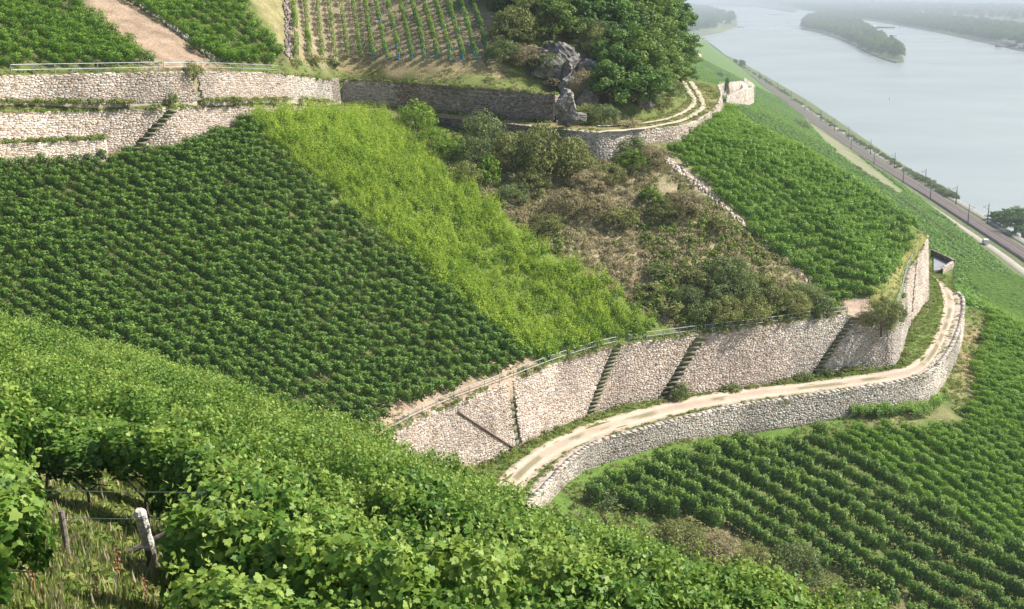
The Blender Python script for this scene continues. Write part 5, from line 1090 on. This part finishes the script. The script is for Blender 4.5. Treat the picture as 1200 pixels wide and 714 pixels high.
q3 = fgp(486, 740); po = empty('vineyard_post', q3, label='short dark wooden post at the bottom edge among the foreground vines', cat='post'); obj('shaft', mesh('shaft', *tube([(0, 0, -.2), (0, 0, .75)], [.07, .06], 9), M['wood']), po)
for i, (ya, yb, lb) in enumerate([(574, 577, 'highest of the three taut wires across the clearing'), (607, 607, 'middle of the three taut wires, at the top of the slim post'), (642, 640, 'lowest of the three taut wires across the clearing')]):
    a_, z_ = ray(40, ya); b_, y_ = ray(240, yb); d1 = q1[1]+.1; d2 = q1[1]-.6; A = np.array([a_*d1, d1, CAMZ+z_*d1]); B = np.array([b_*d2, d2, CAMZ+y_*d2]); mid_ = (A+B)/2-[0, 0, .015]
    tag(obj('wire', mesh('wire', *tube(np.array([A, mid_, B])-A, .005, 5), M['metal']), loc=A), lb, 'wire')
q = fgp(150, 664); tag(obj('dead_branch', mesh('dead_branch', *tube([(-.3, 0, .05), (.2, .1, .3), (.7, .2, .55)], [.06, .05, .03], 7), M['wood']), loc=q), 'dead branch lying behind the leaning post', 'branch')
# grass tufts
def tuft(mat, n, h, sp, cnt=3):
    out = []
    for _ in range(cnt):
        c = np.c_[rng.normal(0, sp, (n, 2)), np.zeros(n)]; a = rng.uniform(0, 6.28, n); lean = rng.uniform(.1, .8, n); hh = h*rng.uniform(.5, 1.2, n)
        tv = BLADE[0]; up = np.c_[np.cos(a)*lean, np.sin(a)*lean, np.ones(n)]; up = unit(up); sx = np.c_[-np.sin(a), np.cos(a), 0*a]; nr = np.cross(sx, up)
        v = c[:, None]+hh[:, None, None]*(tv[None, :, :1]*sx[:, None]*1.0+tv[None, :, 1:2]*up[:, None]-tv[None, :, 2:]*nr[:, None]); out.append(proto('grass_tuft', leafmesh('grass_tuft', [(v.reshape(-1, 3), 5, BLADE[1], rng.random(n), n)], M[mat])))
    return out
TG = tuft('grass', 46, .26, .15); TS = tuft('straw', 40, .30, .15); TGf = [proto('low_grass', leafmesh('low_grass', clumps(5, 12, (.3, .3, .06), .16, .10, lift=(0, 0, .04)), M['grass'])) for _ in range(2)]; TSf = [proto('low_dry_grass', leafmesh('low_dry_grass', clumps(5, 12, (.3, .3, .09), .16, .10, lift=(0, 0, .06)), M['straw'])) for _ in range(2)]
HERB = [proto('herb', leafmesh('herb', clumps(5, 12, (.28, .28, .16), .14, .13, lift=(0, 0, .12)), M[m_])) for m_ in ('grass', 'olive', 'lush')]; HBR = [proto('dry_herb', leafmesh('dry_herb', clumps(5, 12, (.3, .3, .2), .16, .12, lift=(0, 0, .14)), M['brown'])) for _ in range(2)]
def rough(name, surf, poly, n, box_, protos, label, sc=(.7, 1.3), thin=.0, seed=1, dens_sc=4.0, plan=None):
    plan = {id(S_mid): mid_out, id(S_top): top_out, id(S_path): path_out, id(S_low): low_out}.get(id(surf))
    x = rng.uniform(box_[0], box_[1], n); y = rng.uniform(box_[2], box_[3], n); z = surf.z(x, y); px, py = proj(x, y, z); k = inpoly(px, py, poly) & (vnoise(x, y, dens_sc, seed) > thin)
    if plan is not None: k &= inpoly(x, y, plan)
    q = np.c_[x, y, z-.03][k]; m_ = len(q); return scatter(name, q, np.c_[np.zeros((m_, 2)), rng.uniform(0, 6, m_)], rng.uniform(sc[0], sc[1], m_), protos, label, 'ground cover')
rough('grass', S_fg, [(-60, 560), (260, 560), (260, 900), (-60, 900)], 21000, (-9, 1, 9, 27), TG+TG+TS[:1]+HERB[:1], 'rough grass in the clearing between the foreground vines', (.45, 1.0))
SCR = [(462, 140), (520, 140), (700, 185), (765, 180), (860, 258), (985, 352), (990, 366), (900, 379), (800, 391), (700, 334), (560, 228), (480, 170)]
rough('scrub', S_mid, SCR, 34000, (-20, 45, 95, 150), TSf+TSf+HBR[:1]+TGf[:1], 'dry tan grass and withered herbs over the scrub slope', (.8, 1.6), .08)
rough('scrub', S_mid, SCR, 20000, (-20, 45, 95, 150), HERB+TGf[:1], 'green herbs and brambles over the scrub slope', (.8, 1.7), .45, 8)
rough('scrub', S_mid, [(790, 320), (870, 318), (980, 354), (984, 363), (900, 375), (810, 386), (740, 350)], 16000, (10, 45, 105, 140), HERB, 'thick green undergrowth above the long railing', (.8, 1.9), .25, 11, 2.5)
rough('grass', S_path, [(-60, 80), (860, 80), (860, 200), (-60, 200)], 30000, (-60, 30, 90, 195), TGf+TSf[:1]+HERB[:1], 'grass along the upper path between the walls', (.5, 1.0), .3, 3)
class FlatRoad(Flat): pass
x = rng.uniform(-10, 60, 60000); y = rng.uniform(70, 175, 60000); ins = inpoly(x, y, road_out); tin = inpoly(x, y, np.vstack([track_in[:, :2], track_out[::-1, :2]])); d_ = np.minimum(pdist(x, y, track_in[::3, :2]), pdist(x, y, track_out[::3, :2]))
k = ins & (~tin | (d_ < .45*vnoise(x, y, 1.3, 6))); q = np.c_[x, y, np.full(len(x), RZ)][k]; m_ = len(q)
scatter('grass', q, np.c_[np.zeros((m_, 2)), rng.uniform(0, 6, m_)], rng.uniform(.35, .85, m_), TGf+TGf+HERB[:1], 'grass verges on both sides of the gravel road', 'ground cover')
rough('grass', S_low, [(640, 560), (800, 508), (1000, 484), (1100, 465), (1136, 360), (1160, 360), (1148, 480), (1040, 505), (930, 524), (680, 590)], 26000, (0, 75, 80, 170), TGf+TSf[:1]+HERB[:1], 'rough grass below the outer road wall', (.5, 1.1), .2)
rough('grass', S_low, [(640, 590), (780, 600), (860, 630), (1070, 700), (1070, 900), (900, 900)], 14000, (0, 60, 50, 115), TSf+TGf+HERB, 'rough mixed grass and herbs between the foreground vines and the wide rows', (.6, 1.5))
rough('grass', S_top, [(-60, 70), (345, 70), (400, 62), (660, 70), (720, 60), (800, 90), (800, 140), (650, 140), (400, 96), (300, 90), (-60, 92)], 26000, (-60, 30, 90, 190), TGf+TSf+TSf+HERB[:1], 'dry grass on the bank above the upper walls', (.5, 1.0), .2)
rough('grass', S_mid, [(1020, 352), (1060, 290), (1078, 265), (1092, 272), (1066, 312), (1048, 362)], 9000, (25, 62, 110, 175), TGf+TSf, 'yellowish grass strip on top of the wall at the bend', (.5, 1.0))
rough('grass', S_mid, [(440, 485), (560, 438), (640, 416), (800, 385), (800, 396), (700, 412), (600, 445), (470, 505), (440, 510)], 14000, (-20, 25, 80, 125), TGf+TSf[:1], 'thin grass between the vines and the railing', (.4, .8), .45, 21, 2)
# fringes of grass hanging along the wall tops
fr = []
for wl, a0, a1, dn in ((LW, 0, 1, 5), (W4, 0, 1, 9), (W2, 0, 1, 5), (W2L, 0, 1, 14), (W3, .7, 1, 6)):
    sc_ = rng.uniform(wl.L[-1]*a0, wl.L[-1]*a1, int(wl.L[-1]*(a1-a0)*dn)); X, N_, T_, hl = wl.frame(sc_); ok = vnoise(sc_, sc_*0, 3.0, 4) > (.45 if wl is LW else .15)
    fr.append((np.c_[X[:, :2]-N_*rng.uniform(-.12, .5, len(sc_))[:, None], X[:, 2]+.02])[ok])
# verge growth against the foot of the walls
for wl, dn in ((LW, 7), (W3, 10), (W4, 9)):
    sc_ = rng.uniform(0, wl.L[-1], int(wl.L[-1]*dn)); X, N_, T_, hl = wl.frame(sc_); ok = vnoise(sc_, sc_*0, 2.4, 9) > .3
    fr.append((np.c_[X[:, :2]+N_*(hl*wl.batter+rng.uniform(.1, .7, len(sc_)))[:, None], X[:, 2]-hl+.05])[ok])
fr = np.concatenate(fr); n = len(fr); scatter('wall_grass', fr, np.c_[np.zeros((n, 2)), rng.uniform(0, 6, n)], rng.uniform(.5, 1.2, n), TGf+TSf[:2]+HERB, 'tufts of grass and herbs along the tops and feet of the walls', 'ground cover')
# dry seed stalks in the clearing
WD = mesh('stalk', *tube([(0, 0, 0), (.01, 0, .4), (.02, 0, .72)], [.010, .010, .005], 5), M['weed']); WH = leafmesh('seed_head', [leaves(np.c_[rng.normal(0, .022, (90, 2)), rng.uniform(.38, .74, 90)], rng.normal(0, 1, (90, 3)), .035, RHOMB)], M['straw'])
for x, y, lb, s_ in [(42, 716, 'tall rusty brown dock stalk at the left of the clearing', 1.15), (141, 700, 'rusty brown dock stalk in the middle of the clearing', 1.05), (115, 722, 'short brown dock stalk near the bottom of the clearing', .8), (172, 722, 'brown dock stalk at the right side of the clearing', .8)]:
    r = empty('dock_plant', fgp(x, y), label=lb, cat='weed'); r.scale = (s_,)*3; obj('stalk', WD, r); obj('seed_head', WH, r).data.materials[0] = M['weed']
# ------------------------------------------------------------------ haze over the river valley
hv, hf = box(3000, 14000, 57, 44000, 34000, 150)
hm = bpy.data.materials.new('haze_air'); hm.use_nodes = True; n = hm.node_tree; n.nodes.clear(); ho = n.nodes.new('ShaderNodeOutputMaterial')
pv = n.nodes.new('ShaderNodeVolumePrincipled'); pv.inputs['Color'].default_value = (.84, .93, 1.0, 1); pv.inputs['Density'].default_value = HAZE; pv.inputs['Anisotropy'].default_value = .0
n.links.new(pv.outputs[0], ho.inputs['Volume'])
tag(obj('haze', mesh('haze', hv, hf, hm)), kind='stuff')
